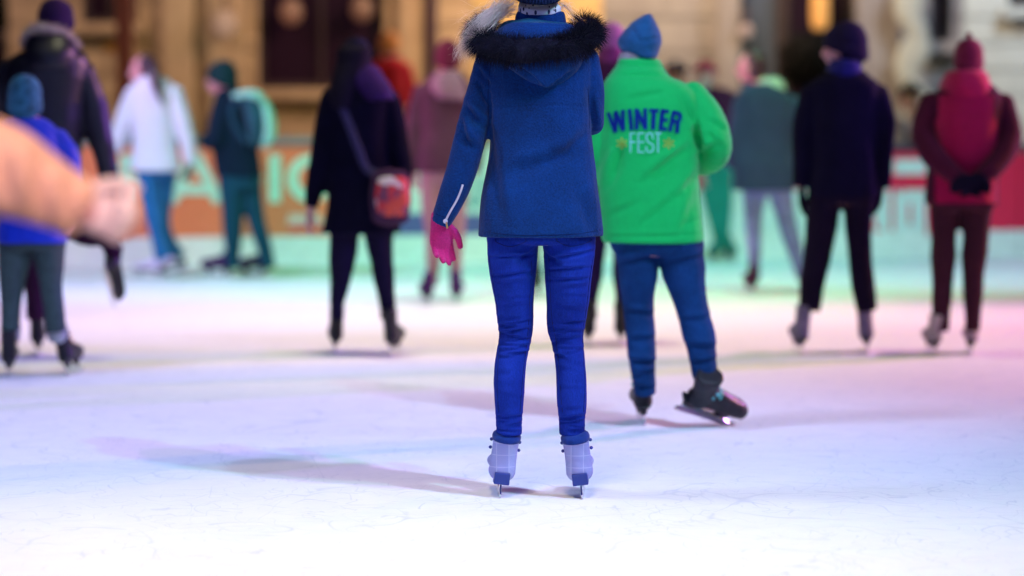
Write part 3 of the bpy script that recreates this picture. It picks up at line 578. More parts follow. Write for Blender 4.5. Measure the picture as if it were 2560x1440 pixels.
sp0 = [p for p in sp0 if p is not None] + [bagO + [-.07, -.0, .12]]
mk('strap', [tube(sp0, .022, .004, n=8, k=4)], cloth('grey_strap', (.035, .03, .085)), bag, bo)
# maroon beanie, brown coat
BR = cloth('brown_coat', (.085, .03, .06), var=.3)
person('m', 756, dict(cx=1107, label='person in brown padded coat and maroon beanie with light trousers, behind the pink glove', head=(1119, 108, 185, 10), seed=33, wr=.012, group='skaters on the ice rink',
    torso=[(178, 1085, 1152, .09), (205, 1060, 1170, .12), (235, 1045, 1180, .14), (320, 1045, 1178, .15), (400, 1045, 1176, .15), (432, 1043, 1178, .15)],
    sleeves=[[(1060, 232, 0, 28), (1040, 300, 0, 27), (1030, 370, 0, 24), (1035, 430, .03, 18)], [(1165, 232, 0, 28), (1182, 300, 0, 27), (1190, 370, 0, 24), (1186, 430, .03, 18)]],
    legs=[Lg([(430, 1048, 1110), (520, 1055, 1110), (600, 1062, 1103), (660, 1066, 1100), (715, 1064, 1096)]), Lg([(430, 1108, 1172), (520, 1112, 1168), (600, 1118, 1160), (660, 1122, 1156), (715, 1124, 1154)])],
    pelvis=[(410, 1048, 1172, .12), (450, 1050, 1170, .12)], coat=BR, trousers=cloth('mauve_trousers', (.34, .17, .22), var=.25), hat=('beanie', cloth('maroon_knit', (.12, .012, .04)), -.05, .01),
    scarf=(cloth('grey_mauve_scarf', (.24, .11, .18), var=.5, big=12), [(252, 1088, 1172, .09, -.08), (225, 1066, 1170, .12, -.05), (198, 1072, 1162, .12, -.02), (178, 1088, 1150, .1)]), hood=True,
    hands=[fist(1035, 430, .03, (0, .1, -1), (1, 0, 0), -1)], skates=[dict(at=(1074, 765), yaw=12, mat=cloth('purple_boot', (.05, .01, .09)), shaft=.12), dict(at=(1137, 762), yaw=-6, mat=cloth('purple_boot', (.05, .01, .09)), shaft=.12)]))
# hidden skater behind the blue coat (legs show between hers)
person('hid', 742, dict(cx=1350, label='person in brown trousers almost hidden behind the navy blue coat, seen between the jeans', head=(1350, 120, 196, 0), seed=35,
    torso=[(190, 1318, 1380, .09), (215, 1295, 1405, .12), (300, 1290, 1410, .14), (420, 1290, 1410, .14)], sleeves=[[(1300, 240, 0, 27), (1285, 330, 0, 25), (1282, 400, .03, 19)], [(1400, 240, 0, 27), (1412, 330, 0, 25), (1415, 400, .03, 19)]],
    legs=[Lg([(420, 1300, 1350), (560, 1310, 1350), (640, 1320, 1352), (700, 1332, 1358)]), Lg([(420, 1352, 1405), (560, 1358, 1402), (640, 1365, 1400), (700, 1368, 1400)])], pelvis=[(400, 1298, 1402, .11), (440, 1300, 1400, .11)],
    coat=cloth('rust_coat', (.2, .07, .04)), trousers=cloth('brown_trousers', (.13, .05, .05)), hat=('beanie', cloth('grey_knit', (.1, .1, .12)), -.04), skates=[dict(at=(1345, 745), yaw=5, shaft=.12), dict(at=(1385, 748), yaw=-5, shaft=.12)], vox=.012))
# white jacket, ponytail
WHITE = cloth('white_jacket', (.62, .66, .78), var=.08, sheen=.1)
person('wj', 698, dict(cx=392, label='person in short white jacket and blue jeans with a dark ponytail, skating to the left', cat='woman', head=(356, 138, 214, 70), seed=41, wr=.008,
    torso=[(190, 355, 405, .08), (205, 338, 425, .11), (235, 328, 440, .13), (300, 332, 440, .135), (360, 332, 442, .13), (400, 330, 448, .135), (428, 329, 452, .14)],
    sleeves=[[(342, 235, 0, 27), (318, 290, .02, 27), (298, 340, .04, 24), (284, 376, .06, 19)], [(432, 235, 0, 27), (456, 300, -.02, 26), (472, 360, -.02, 22), (476, 408, .0, 17)]],
    legs=[Lg([(420, 340, 405), (470, 345, 405), (520, 358, 408), (560, 368, 415), (600, 378, 422), (645, 388, 436)], [0, 0, -.02, -.05, -.04, -.03]), Lg([(420, 385, 442), (470, 380, 435), (520, 375, 425), (560, 382, 422), (600, 398, 432), (640, 418, 446)], [.05, .06, .1, .12, .2, .3])],
    pelvis=[(405, 340, 442, .11), (440, 342, 438, .11)], coat=WHITE, trousers=cloth('light_jeans', (.012, .12, .32), var=.5, big=10), hair=(plain('brown_hair', (.03, .015, .03), .4), 'short'), extra=[lambda b, org, Y, m, hc, HM, hk: mk('ponytail', [tube([P(372, 152, Y) + [0, -.06, 0], P(388, 176, Y) + [0, -.13, 0], P(396, 210, Y) + [0, -.17, 0], P(405, 240, Y) + [0, -.17, 0], P(412, 262, Y) + [0, -.16, 0]], [.03, .042, .036, .024, .008], [.03] * 5)], MATS['brown_hair'], b, org, vox=.008, sm=2, disp=wrinkle(2, .006, 50, 6))],
    hands=[fist(284, 376, .06, (-.4, .1, -.9), (1, 0, 0), -1), fist(476, 410, 0, (-.2, .1, -1), (-1, 0, 0), 1)], gloves=cloth('dark_glove', (.03, .05, .07)),
    skates=[dict(at=(408, 697), yaw=72, mat=cloth('white_boot', (.62, .55, .75)), sole=BLK, fig=True, shaft=.12, k=.95), dict(at=(450, 668), air=True, ankle=(436, 640, .32), flex=20, yaw=60, pitch=-15, mat=cloth('white_boot', (.62, .55, .75)), fig=True, shaft=.12, k=.95)]))
# backpack skater
pk, pkc, pY, porg = person('bp', 696, dict(cx=600, label='person in dark jacket and teal trousers carrying a mint backpack, facing left', head=(552, 158, 238, 72), seed=47, wr=.009,
    torso=[(222, 545, 590, .09), (240, 535, 610, .12), (270, 530, 635, .14), (340, 530, 645, .15), (400, 534, 652, .15), (442, 536, 655, .15)],
    sleeves=[[(560, 262, -.06, 28), (552, 310, -.10, 27), (542, 350, -.12, 24), (515, 352, -.08, 18)], [(615, 262, .08, 26), (600, 330, .1, 24), (560, 370, .12, 20)]],
    legs=[Lg([(430, 545, 622), (500, 550, 612), (560, 555, 608), (620, 562, 602), (672, 565, 598)]), Lg([(430, 590, 655), (500, 602, 655), (560, 620, 665), (620, 640, 680), (672, 652, 690)], [.04] * 5)],
    pelvis=[(415, 545, 652, .13), (470, 550, 652, .12)], coat=cloth('dark_navy_jacket', (.004, .014, .03)), trousers=cloth('teal_trousers', (.006, .05, .085)), hat=('beanie', cloth('black_green_knit', (.006, .03, .035)), -.05),
    hands=[fist(515, 352, -.08, (-1, .1, .1), (0, 0, -1), 1)], gloves=cloth('dark_glove', (.03, .05, .07)),
    skates=[dict(at=(582, 694), yaw=70, mat=cloth('purple_boot', (.05, .01, .09)), shaft=.10), dict(at=(672, 692), yaw=70, mat=cloth('purple_boot', (.05, .01, .09)), shaft=.10)]))
MINT = cloth('mint_backpack', (.22, .62, .5), var=.2); bkO = P(638, 300, pY) + np.array([0, -.06, 0]); bko = tuple(bkO)
m_ = mpp(pY)
bk = mk('backpack', [tube([P(618, 240, pY) + [0, -.06, 0], P(638, 266, pY) + [0, -.07, 0], P(648, 310, pY) + [0, -.07, 0], P(646, 352, pY) + [0, -.06, 0]], [22 * m_, 32 * m_, 32 * m_, 24 * m_], [.12, .15, .15, .13], n=18)], cloth('dark_teal_backpack', (.012, .07, .09), var=.5), None, bko, vox=.011, sm=3, disp=wrinkle(3, .01)); tag(bk, 'mint and dark teal backpack worn by the skater in teal trousers', 'backpack')
mk('front_pocket', [tube([P(662, 252, pY) + [0, -.08, 0], P(674, 290, pY) + [0, -.09, 0], P(676, 335, pY) + [0, -.09, 0], P(664, 362, pY) + [0, -.08, 0]], [10 * m_, 15 * m_, 16 * m_, 10 * m_], [.1, .12, .12, .1], n=16)], MINT, bk, bko, vox=.011)
mk('top_flap', [tube([P(592, 240, pY) + [0, -.1, 0], P(620, 236, pY) + [0, -.12, 0], P(648, 240, pY) + [0, -.12, 0], P(662, 256, pY) + [0, -.11, 0]], [8 * m_, 12 * m_, 13 * m_, 8 * m_], [.08, .1, .1, .08], n=16, ref=(0, 1, 0))], MINT, bk, bko, vox=.011)
mk('shoulder_strap', [tube([P(615, 240, pY) + [0, -.14, 0], P(588, 262, pY) + [0, -.17, 0], P(590, 310, pY) + [0, -.17, 0], P(622, 356, pY) + [0, -.15, 0]], [.022] * 4, [.012] * 4, n=8)], cloth('navy_strap', (.01, .05, .09)), bk, bko)
# tall man with furry hood
def hoodfur(b, org, Y, m, hc, HM, hk):
    path = [P(66, 118, Y) + [0, 0, 0], P(70, 92, Y) + [0, -.06, 0], P(95, 74, Y) + [0, -.12, 0], P(132, 72, Y) + [0, -.13, 0], P(165, 82, Y) + [0, -.1, 0], P(188, 104, Y) + [0, -.04, 0], P(193, 128, Y) + [0, .02, 0]]
    cf = cloth('cream_fur', (.45, .38, .36)); o = mk('fur_trim', [tube(path, 8 * m, n=10)], cf, b, org); mk('fur_hairs', fur_on_tube(path, 7.5 * m, 1600, .03, .0016), cf, o, org)
person('tm', 898, dict(cx=130, label='tall person in black coat with pale fur edged hood, behind the child at left', cat='man', head=(141, 5, 112, -20), seed=52, wr=.012,
    torso=[(112, 88, 182, .10), (128, 55, 205, .13), (160, 18, 225, .16), (260, 8, 215, .17), (400, 12, 208, .16), (500, 8, 212, .17), (540, 8, 212, .17)],
    sleeves=[[(205, 180, 0, 36), (232, 270, 0, 37), (252, 350, 0, 34), (268, 430, .02, 27), (276, 470, .03, 22)], [(25, 180, 0, 36), (-10, 270, 0, 37), (-28, 350, .02, 33), (-35, 440, .05, 26)]],
    legs=[Lg([(510, 30, 130), (620, 45, 120), (720, 60, 115), (800, 65, 110)]), [(165, 530, 0, 48), (215, 580, -.02, 36), (268, 590, -.03, 28), (285, 640, .02, 22)]],
    pelvis=[(490, 25, 205, .15), (545, 30, 200, .13)], coat=cloth('black_parka', (.0035, .003, .014), .45, spec=1.6, sheen=.1), coatname='coat', trousers=cloth('dark_plum_trousers', (.03, .008, .03)),
    coat_extra=[lambda Y, m: hloft([((P(70, y, Y)[0] + P(190, y, Y)[0]) / 2 + o_ * m, Y - .04, P(0, y, Y)[2], w * m, th) for y, w, th, o_ in ((84, 50, .09, -4), (105, 62, .12, -2), (135, 66, .15, 0), (165, 60, .15, 0))])],
    hat=('beanie', cloth('black_purple_knit', (.02, .008, .05), ribs=('X', 30)), -.05), hands=[fist(276, 472, .03, (0, .1, -1), (-1, 0, 0), 1)], gloves=BLK,
    skates=[dict(at=(92, 892), yaw=5), dict(at=(284, 700), air=True, ankle=(286, 645, .02), flex=35, yaw=-20, pitch=-62, k=.9, shaft=.14)], extra=[hoodfur]))
# child in blue
person('ch', 943, dict(cx=80, label='child in bright blue jacket, grey green trousers and teal beanie at the left edge', cat='child', head=(60, 196, 305, 8), seed=57, wr=.009,
    torso=[(290, 28, 105, .09), (306, 5, 132, .11), (340, -12, 152, .13), (420, -5, 160, .14), (520, -6, 166, .145), (606, -12, 168, .15)],
    sleeves=[[(140, 345, 0, 32), (168, 400, 0, 32), (180, 460, -.02, 28), (178, 520, -.03, 22)], [(5, 345, 0, 32), (-25, 420, 0, 30), (-38, 500, 0, 24)]],
    legs=[Lg([(600, -6, 84), (660, -4, 74), (720, 0, 60), (780, 2, 52), (826, 0, 50)]), Lg([(600, 78, 164), (660, 88, 160), (720, 100, 158), (780, 110, 162), (830, 114, 166)])],
    pelvis=[(580, -4, 162, .13), (622, 0, 160, .12)], coat=cloth('royal_blue_jacket', (.0, .02, .42), .5, var=.3), trousers=cloth('grey_green_trousers', (.04, .065, .07), var=.3),
    hat=('beanie', cloth('teal_pattern_knit', (.02, .09, .16), var=.8, scale=25), -.06), hands=[fist(178, 522, -.03, (0, .1, -1), (-1, 0, 0), 1)],
    skates=[dict(at=(18, 945), yaw=5, roll=2, laces=plain('orange_lace', (.6, .1, .03), .5), shaft=.15), dict(at=(165, 942), yaw=-8, roll=-9, laces=plain('orange_lace', (.6, .1, .03), .5), shaft=.15)],
    extra=[lambda b, org, Y, m, hc, HM, hk: [mk('sock', [tube([P(x, 818, Y) + [0, .03, 0], P(x, 842, Y) + [0, .03, 0]], [26 * m, 25 * m], n=16, k=1)], cloth('striped_sock', (.3, .32, .35), ribs=('Z', 12)), b, org) for x in (24, 140)]]))
# behind green man
person('pb', 866, dict(cx=1512, label='person in pink beanie and dark purple trousers between the navy coat and green jacket', head=(1528, 64, 152, 0), seed=61,
    torso=[(145, 1490, 1560, .09), (175, 1462, 1590, .13), (300, 1455, 1600, .15), (480, 1460, 1598, .15)], sleeves=[[(1470, 200, 0, 32), (1455, 300, .05, 30), (1470, 360, .2, 24)], [(1590, 200, 0, 32), (1600, 300, 0, 30), (1600, 400, .05, 22)]],
    legs=[Lg([(470, 1465, 1530), (600, 1465, 1518), (720, 1462, 1500), (800, 1462, 1492)]), Lg([(470, 1525, 1592), (600, 1530, 1585), (720, 1535, 1575), (800, 1540, 1570)])], pelvis=[(440, 1464, 1592, .13), (490, 1468, 1590, .12)],
    coat=cloth('plum_jacket', (.04, .008, .04)), trousers=cloth('dark_purple_trousers', (.02, .01, .06)), hat=('beanie', cloth('pink_knit', (.26, .08, .25)), -.03),
    scarf=(cloth('plum_scarf', (.14, .02, .12)), [(190, 1480, 1570, .12), (150, 1488, 1562, .11), (118, 1496, 1556, .1)]), skates=[dict(at=(1474, 868), yaw=4), dict(at=(1552, 868), yaw=-4)], vox=.011))
# red beanie facing camera, teal trousers
person('rh', 652, dict(cx=1800, label='person in dark maroon jacket, teal trousers and red beanie facing the camera by the boards', head=(1762, 156, 226, 172), seed=66, vox=.012,
    torso=[(216, 1742, 1790, .09), (232, 1728, 1835, .12), (300, 1730, 1840, .14), (405, 1732, 1842, .14)], sleeves=[[(1738, 248, 0, 24), (1728, 330, 0, 22), (1742, 400, -.08, 17), (1752, 428, -.12, 14)], [(1830, 248, 0, 24), (1842, 320, 0, 22), (1844, 380, 0, 17)]],
    legs=[Lg([(400, 1740, 1792), (500, 1752, 1796), (560, 1770, 1802), (625, 1780, 1810)]), Lg([(400, 1784, 1834), (500, 1792, 1832), (560, 1796, 1826), (625, 1798, 1822)])], pelvis=[(385, 1740, 1834, .11), (420, 1742, 1832, .11)],
    coat=cloth('maroon_jacket', (.06, .012, .045)), trousers=cloth('green_teal_trousers', (.012, .2, .17)), hat=('beanie', cloth('red_knit', (.42, .01, .06)), .005),
    scarf=(cloth('pale_scarf', (.4, .45, .42)), [(226, 1740, 1785, .1), (212, 1745, 1780, .09)]), hands=[fist(1752, 430, -.12, (0, -.2, -1), (1, 0, 0), 1)],
    skates=[dict(at=(1796, 654), yaw=160, mat=cloth('green_boot', (.01, .16, .13)), shaft=.12), dict(at=(1818, 652), yaw=190, mat=cloth('green_boot', (.01, .16, .13)), shaft=.12)]))
# mint hood, facing left
person('mh', 736, dict(cx=1930, label='person in grey teal jacket with pale mint hood and washed jeans, face turned left', head=(1878, 128, 208, 60), seed=71, wr=.009,
    torso=[(208, 1870, 1945, .1), (225, 1852, 1962, .13), (255, 1842, 1985, .15), (340, 1842, 1984, .15), (420, 1834, 1986, .15), (476, 1830, 1988, .15)],
    sleeves=[[(1862, 262, 0, 30), (1848, 340, 0, 28), (1842, 420, .04, 23)], [(1975, 262, 0, 30), (1992, 340, 0, 28), (1996, 430, .04, 22)]],
    legs=[Lg([(465, 1856, 1920), (540, 1860, 1908), (600, 1866, 1904), (660, 1872, 1902), (700, 1874, 1902)]), Lg([(465, 1915, 1982), (540, 1938, 1990), (600, 1958, 2002), (660, 1980, 2015), (690, 1988, 2018)])], pelvis=[(450, 1856, 1982, .13), (490, 1860, 1978, .12)],
    coat=cloth('grey_teal_jacket', (.03, .045, .12)), trousers=cloth('washed_jeans', (.16, .16, .42), var=.6, big=8), hair=(plain('auburn_hair', (.06, .02, .04), .4), 'short'),
    scarf=(cloth('mint_hood', (.42, .48, .5)), [(246, 1888, 1962, .12, .03), (228, 1878, 1964, .13, .02), (206, 1886, 1956, .11, .02), (194, 1900, 1944, .08, .02)]), hood=True,
    skates=[dict(at=(1886, 738), yaw=8, mat=cloth('plum_boot', (.06, .01, .04)), shaft=.12), dict(at=(2004, 728), yaw=-8, mat=cloth('plum_boot', (.06, .01, .04)), shaft=.12)]))
# dark man right
person('dm', 886, dict(cx=2108, label='person in black jacket, trousers and cap, face turned left, on grey skates', cat='man', head=(2110, 64, 180, 56), seed=76, wr=.009,
    torso=[(172, 2070, 2158, .1), (190, 2045, 2178, .13), (215, 2022, 2198, .15), (300, 2025, 2192, .16), (400, 2030, 2188, .155), (460, 2022, 2192, .155), (492, 2018, 2194, .155)],
    sleeves=[[(2035, 235, 0, 35), (2015, 310, 0, 32), (2010, 390, 0, 28), (2006, 465, .02, 24)], [(2188, 235, 0, 35), (2203, 310, 0, 32), (2206, 390, 0, 28), (2202, 465, .02, 24)]],
    legs=[Lg([(480, 2018, 2106), (560, 2014, 2094), (640, 2008, 2078), (700, 2000, 2062), (778, 1996, 2052)]), Lg([(480, 2104, 2192), (560, 2112, 2180), (640, 2120, 2180), (700, 2128, 2186), (778, 2140, 2194)])], pelvis=[(470, 2020, 2190, .14), (510, 2022, 2190, .13)],
    coat=cloth('black_ski_jacket', (.005, .004, .02), sheen=.1), trousers=cloth('black_trousers', (.01, .006, .02)), hat=('beanie', cloth('black_cap', (.012, .008, .035)), -.035), hair=(plain('dark_hair', (.006, .004, .014), .8, spec=.1), 'short'),
    scarf=(cloth('navy_scarf', (.01, .01, .12)), [(200, 2060, 2165, .12), (175, 2068, 2155, .13), (150, 2078, 2150, .12)]), hands=[fist(2006, 468, .02, (0, .1, -1), (1, 0, 0), -1, .45), fist(2202, 468, .02, (-.1, .1, -1), (-1, 0, 0), 1, .45)], gloves=cloth('black_glove', (.008, .006, .02)), hk=1.15,
    skates=[dict(at=(2005, 888), yaw=4, mat=cloth('grey_purple_boot', (.16, .13, .22), var=.5, scale=20), k=1.05, roll=3), dict(at=(2170, 886), yaw=-6, roll=-5, mat=cloth('grey_purple_boot', (.16, .13, .22), var=.5, scale=20), k=1.05)]))
# maroon jacket, hands behind back
def redpanel(b, org, Y, m, hc, HM, hk):
    jk = [c for c in b.children if c.name.startswith('jacket')][0]; V, Fc = [], []; ys = np.linspace(238, 508, 26); n = 11
    for j, y in enumerate(ys):
        e = 1 if y < 260 else 1; a, c = (2338, 2492) if y > 300 else (2345 - (y - 300) * .05, 2484)
        for i in range(n):
            p = onto(jk, org, a + (c - a) * i / (n - 1), y, .007); V.append(p if p is not None else V[-1])
    Fc = [(j * n + i, j * n + i + 1, (j + 1) * n + i + 1, (j + 1) * n + i) for j in range(len(ys) - 1) for i in range(n - 1)]
    mk('back_panel', (np.array(V), Fc), cloth('magenta_red_panel', (.36, .002, .06)), jk, org)
MAR = cloth('maroon_ski_jacket', (.07, .008, .03), var=.3)
rb_ = person('rm', 888, dict(cx=2390, label='person in red and maroon ski jacket with hands clasped behind the back', head=(2423, 104, 196, -6), seed=81, wr=.006,
    torso=[(205, 2375, 2475, .11), (225, 2345, 2495, .14), (255, 2330, 2508, .15), (340, 2330, 2502, .16), (430, 2318, 2498, .16), (495, 2312, 2496, .16), (513, 2314, 2494, .16)],
    sleeves=[], legs=[Lg([(500, 2325, 2404), (580, 2326, 2394), (660, 2328, 2388), (740, 2330, 2380), (828, 2328, 2374)]), Lg([(500, 2404, 2484), (580, 2404, 2476), (660, 2404, 2464), (740, 2408, 2458), (828, 2412, 2450)])], pelvis=[(480, 2324, 2486, .14), (525, 2326, 2484, .13)],
    coat=MAR, trousers=cloth('brown_plum_trousers', (.05, .014, .025)), hat=('pompom', cloth('red_maroon_knit', (.2, .012, .05), ribs=('X', 30)), -.05),
    scarf=(cloth('magenta_hood', (.45, .006, .075), var=.4), [(248, 2352, 2482, .15), (220, 2350, 2478, .17), (192, 2358, 2468, .15), (176, 2372, 2455, .12)]), hood=True,
    skates=[dict(at=(2342, 890), yaw=4, mat=cloth('cream_boot', (.4, .33, .35)), k=.95, shaft=.15), dict(at=(2430, 888), yaw=-4, mat=cloth('cream_boot', (.4, .33, .35)), k=.95, shaft=.15)], extra=[redpanel]))
rY, rorg = rb_[2], rb_[3]; rm_ = mpp(rY)
sg = []
for pts in ([(2334, 258, 0, 32), (2312, 330, -.03, 34), (2326, 390, -.12, 30), (2366, 432, -.20, 26), (2392, 448, -.21, 21)], [(2505, 258, 0, 32), (2518, 330, -.03, 33), (2500, 385, -.12, 30), (2456, 428, -.20, 25), (2428, 446, -.21, 21)]):
    sg.append(tube([P(q[0], q[1], rY) + [0, q[2], 0] for q in pts], [q[3] * rm_ for q in pts], n=20))
mk('sleeves', sg, MAR, rb_[1], rorg, vox=.009, sm=3, disp=wrinkle(99, .01, 12, 24))
mk('glove', hand_geo(P(2390, 446, rY) + [0, -.23, 0], (1, -.1, -.25), (0, -1, 0), 1, .5, 1.1, .004) + hand_geo(P(2428, 444, rY) + [0, -.25, 0], (-1, -.1, -.3), (0, 1, 0), 1, .5, 1.1, .004), cloth('black_glove', (.008, .006, .02)), rb_[0], rorg, vox=.008, sm=2)
# ---- onlookers behind the boards
def onlooker(px, top, chin, Y, label, coat, hat, yaw=180, hatk='beanie', cat_='person', vox=.014, z0=.03, lean=0):
    h = (chin - top); w = h * .9; b0 = chin - 8; f = 720 - F * 0
    s = F / Y; foot = 283 + 1.3 * s; X = px; wide = .21 * s; hip = foot - .82 * s * min(1, (foot - top) / s / 1.7)
    person('on', foot, dict(Y=Y, cx=px + lean, label=label, cat=cat_, group='onlookers beyond the boards', head=(px, top, chin, yaw), seed=int(px), vox=vox,
        torso=[(b0, px + lean * .3 - .09 * s, px + lean * .3 + .09 * s, .08), (b0 + .06 * s, px + lean - .17 * s, px + lean + .17 * s, .12), (b0 + .25 * s, px + lean - wide * .9, px + lean + wide * .9, .14), (hip + 12, px + lean - wide * .9, px + lean + wide * .9, .14)],
        sleeves=[[(px + lean + q * .17 * s, b0 + .12 * s, 0, .065 * s), (px + lean + q * .23 * s, b0 + .33 * s, 0, .06 * s), (px + lean + q * .2 * s, b0 + .52 * s, -.1, .045 * s)] for q in (-1, 1)],
        hands=[fist(px + lean + q * .2 * s, b0 + .54 * s, -.12, (0, -.5, -1), (-q, 0, 0), q) for q in (-1, 1)],
        legs=[Lg([(hip, px + lean - .19 * s, px + lean - .0 * s), ((hip + foot) / 2, px + lean - .17 * s, px + lean - .03 * s), (foot - .06 * s, px + lean - .15 * s, px + lean - .05 * s)]), Lg([(hip, px + lean + .0 * s, px + lean + .19 * s), ((hip + foot) / 2, px + lean + .03 * s, px + lean + .17 * s), (foot - .06 * s, px + lean + .05 * s, px + lean + .15 * s)])],
        pelvis=[(hip - 20, px + lean - .18 * s, px + lean + .18 * s, .13), (hip + .08 * s, px + lean - .18 * s, px + lean + .18 * s, .12)],
        coat=coat, trousers=cloth('charcoal_trousers', (.03, .03, .04)), hat=(hatk, hat, z0) if hat else None,
        extra=[lambda b, org, Y_, m, hc, HM, hk: [mk('shoe', [tube([P(px + lean + q * .1 * s, foot, Y_) * [1, 1, 0] + [0, .05, .04], P(px + lean + q * .1 * s, foot, Y_) * [1, 1, 0] + [0, -.16, .035]], .045, n=10)], BLK, b, org) for q in (-1, 1)]]))
onlooker(1690, 160, 236, 27.6, 'onlooker in dark blue cap behind the boards, just right of the green jacket shoulder', cloth('slate_coat', (.05, .07, .09)), cloth('navy_cap', (.01, .02, .08)))
onlooker(2278, 216, 292, 28.4, 'onlooker in black pompom hat peeking out beside the maroon ski jacket', cloth('tan_black_coat', (.08, .03, .03)), cloth('black_knit2', (.01, .008, .015)), hatk='pompom', lean=60)
onlooker(974, 84, 150, 29.5, 'onlooker in dark red coat and orange hat behind the boards beside the black coat', cloth('dark_red_coat', (.32, .002, .02)), cloth('orange_knit', (.36, .13, .05)), z0=-.03, yaw=0)
# ---- foreground skater, arm reaching in from the left
fY = 5.35
TAN = cloth('tan_sleeve', (.80, .42, .29), .8, var=.2, bump=.3)
person('fg', 1900, dict(Y=fY, cx=-700, label='person close to the lens in tan jacket, arm stretched in from the left edge, blurred', head=(-640, -60, 250, 10), seed=91, vox=.008, wr=.005,
    torso=[(235, -760, -520, .10), (300, -860, -420, .13), (400, -880, -390, .15), (700, -850, -410, .15), (950, -880, -390, .16)],
    sleeves=[[(-440, 350, .0, 110), (-280, 375, .02, 118), (-120, 395, 0, 125), (10, 425, -.02, 118), (100, 472, 0, 92), (160, 504, .01, 80), (195, 522, .02, 74), (214, 532, .02, 62)], [(-850, 380, 0, 110), (-930, 600, 0, 100), (-950, 820, 0, 75)]],
    folds=[(20, 340, 50, 520, .007, 26), (110, 410, 125, 560, .006, 22), (180, 450, 190, 580, .005, 18)],
    legs=[Lg([(930, -860, -650), (1300, -820, -660), (1740, -790, -690)]), Lg([(930, -620, -410), (1300, -610, -450), (1740, -580, -480)])], pelvis=[(880, -850, -420, .15), (1000, -850, -420, .14)],
    coat=TAN, trousers=cloth('brown_cords', (.1, .05, .03)), hat=('beanie', cloth('oat_knit', (.4, .3, .2)), -.04),
    hands=[((172, 518, .02), (1, .1, -.25), (0, -1, 0), -1, 1.35), ((-950, 840, 0), (0, .1, -1), (1, 0, 0), -1, .4)], gloves=cloth('pale_pink_glove', (.85, .62, .58), var=.1), hk=1.15,
    skates=[dict(at=(-740, 0), Y=fY), dict(at=(-530, 0), Y=fY)]))

# ================================================================== SETTING
def sheet(name, x0, x1, y0, y1, z, mat, kind='structure'):
    o = mk(name, (np.array([(x0, y0, z), (x1, y0, z), (x1, y1, z), (x0, y1, z)], float), [(0, 1, 2, 3)]), mat, None, smooth=False); tag(o, kind=kind); return o
def icemat():
    m, nt, b = base_mat('ice'); L = nt.links.new; tc = nd(nt, 'ShaderNodeTexCoord')
    def noise(s, det=3, rough=.5, dist=0, sx=1, sy=1, off=0):
        mp = nd(nt, 'ShaderNodeMapping'); mp.inputs['Scale'].default_value = (sx, sy, 1); mp.inputs['Location'].default_value = (off, off * .7, 0); mp.inputs['Rotation'].default_value = (0, 0, off)
        L(tc.outputs['Object'], mp.inputs[0]); n = nd(nt, 'ShaderNodeTexNoise'); n.inputs['Scale'].default_value = s; n.inputs['Detail'].default_value = det; n.inputs['Roughness'].default_value = rough; n.inputs['Distortion'].default_value = dist; L(mp.outputs[0], n.inputs['Vector']); return n.outputs['Fac']
    def M(op, a, b_=None, c=None, cl=False):
        n = nd(nt, 'ShaderNodeMath', operation=op); n.use_clamp = cl
        for i, v in enumerate((a, b_, c)):
            if v is None: continue
            if isinstance(v, (int, float)): n.inputs[i].default_value = v
            else: L(v, n.inputs[i])
        return n.outputs[0]
    def line(n, w):      # thin wandering scratch where the noise crosses one half
        return M('SUBTRACT', 1.0, M('DIVIDE', M('ABSOLUTE', M('SUBTRACT', n, .5)), w, cl=True), cl=True)
    scr = None
    for s, w, off, sx, sy in ((1.1, .0022, 0.0, 1, 1), (1.6, .0026, 2.1, 1, .7), (2.3, .0035, 4.4, .7, 1.1), (3.1, .004, 1.3, 1, .5), (.8, .0016, 5.2, 1, 1), (4.5, .006, 3.3, 1, .8), (6.5, .007, 6.1, .6, 1), (9.0, .009, 7.7, 1, .5)):
        l = line(noise(s, 1.0, .35, .0, sx, sy, off), w); brk = M('MULTIPLY', M('GREATER_THAN', noise(2.2, 3, .6, 0, 1, 1, off + 9), .50), M('MULTIPLY_ADD', noise(5, 2, .5, 0, 1, 1, off + 20), 1.4, -.2, cl=True)); l = M('MULTIPLY', l, brk); scr = l if scr is None else M('MAXIMUM', scr, l)
    frost = noise(7, 6, .7, .3); fine = noise(90, 3, .7); grain = noise(420, 2, .6)
    c = nd(nt, 'ShaderNodeMix', data_type='RGBA'); c.inputs[6].default_value = (.86, .88, .9, 1); c.inputs[7].default_value = (.42, .48, .62, 1)
    L(M('MULTIPLY', scr, .6), c.inputs[0])
    c2 = nd(nt, 'ShaderNodeMix', data_type='RGBA', blend_type='MULTIPLY'); c2.inputs[0].default_value = 1; L(c.outputs[2], c2.inputs[6])
    cr = nd(nt, 'ShaderNodeValToRGB'); cr.color_ramp.elements[0].position = .3; cr.color_ramp.elements[1].position = .7; cr.color_ramp.elements[0].color = (.88, .9, .93, 1); cr.color_ramp.elements[1].color = (1, 1, 1, 1)
    L(M('ADD', M('MULTIPLY', frost, .6), M('MULTIPLY', fine, .4)), cr.inputs['Fac']); L(cr.outputs['Color'], c2.inputs[7]); L(c2.outputs[2], b.inputs['Base Color'])
    b.inputs['Roughness'].default_value = .62; L(M('MULTIPLY_ADD', frost, .3, .45), b.inputs['Roughness']); b.inputs['Specular IOR Level'].default_value = .22
    h = M('ADD', M('MULTIPLY', scr, -.8), M('ADD', M('MULTIPLY', fine, .7), M('MULTIPLY', grain, .35)))
    bp = nd(nt, 'ShaderNodeBump'); bp.inputs['Strength'].default_value = .35; bp.inputs['Distance'].default_value = .006; L(h, bp.inputs['Height']); L(bp.outputs['Normal'], b.inputs['Normal'])
    return m
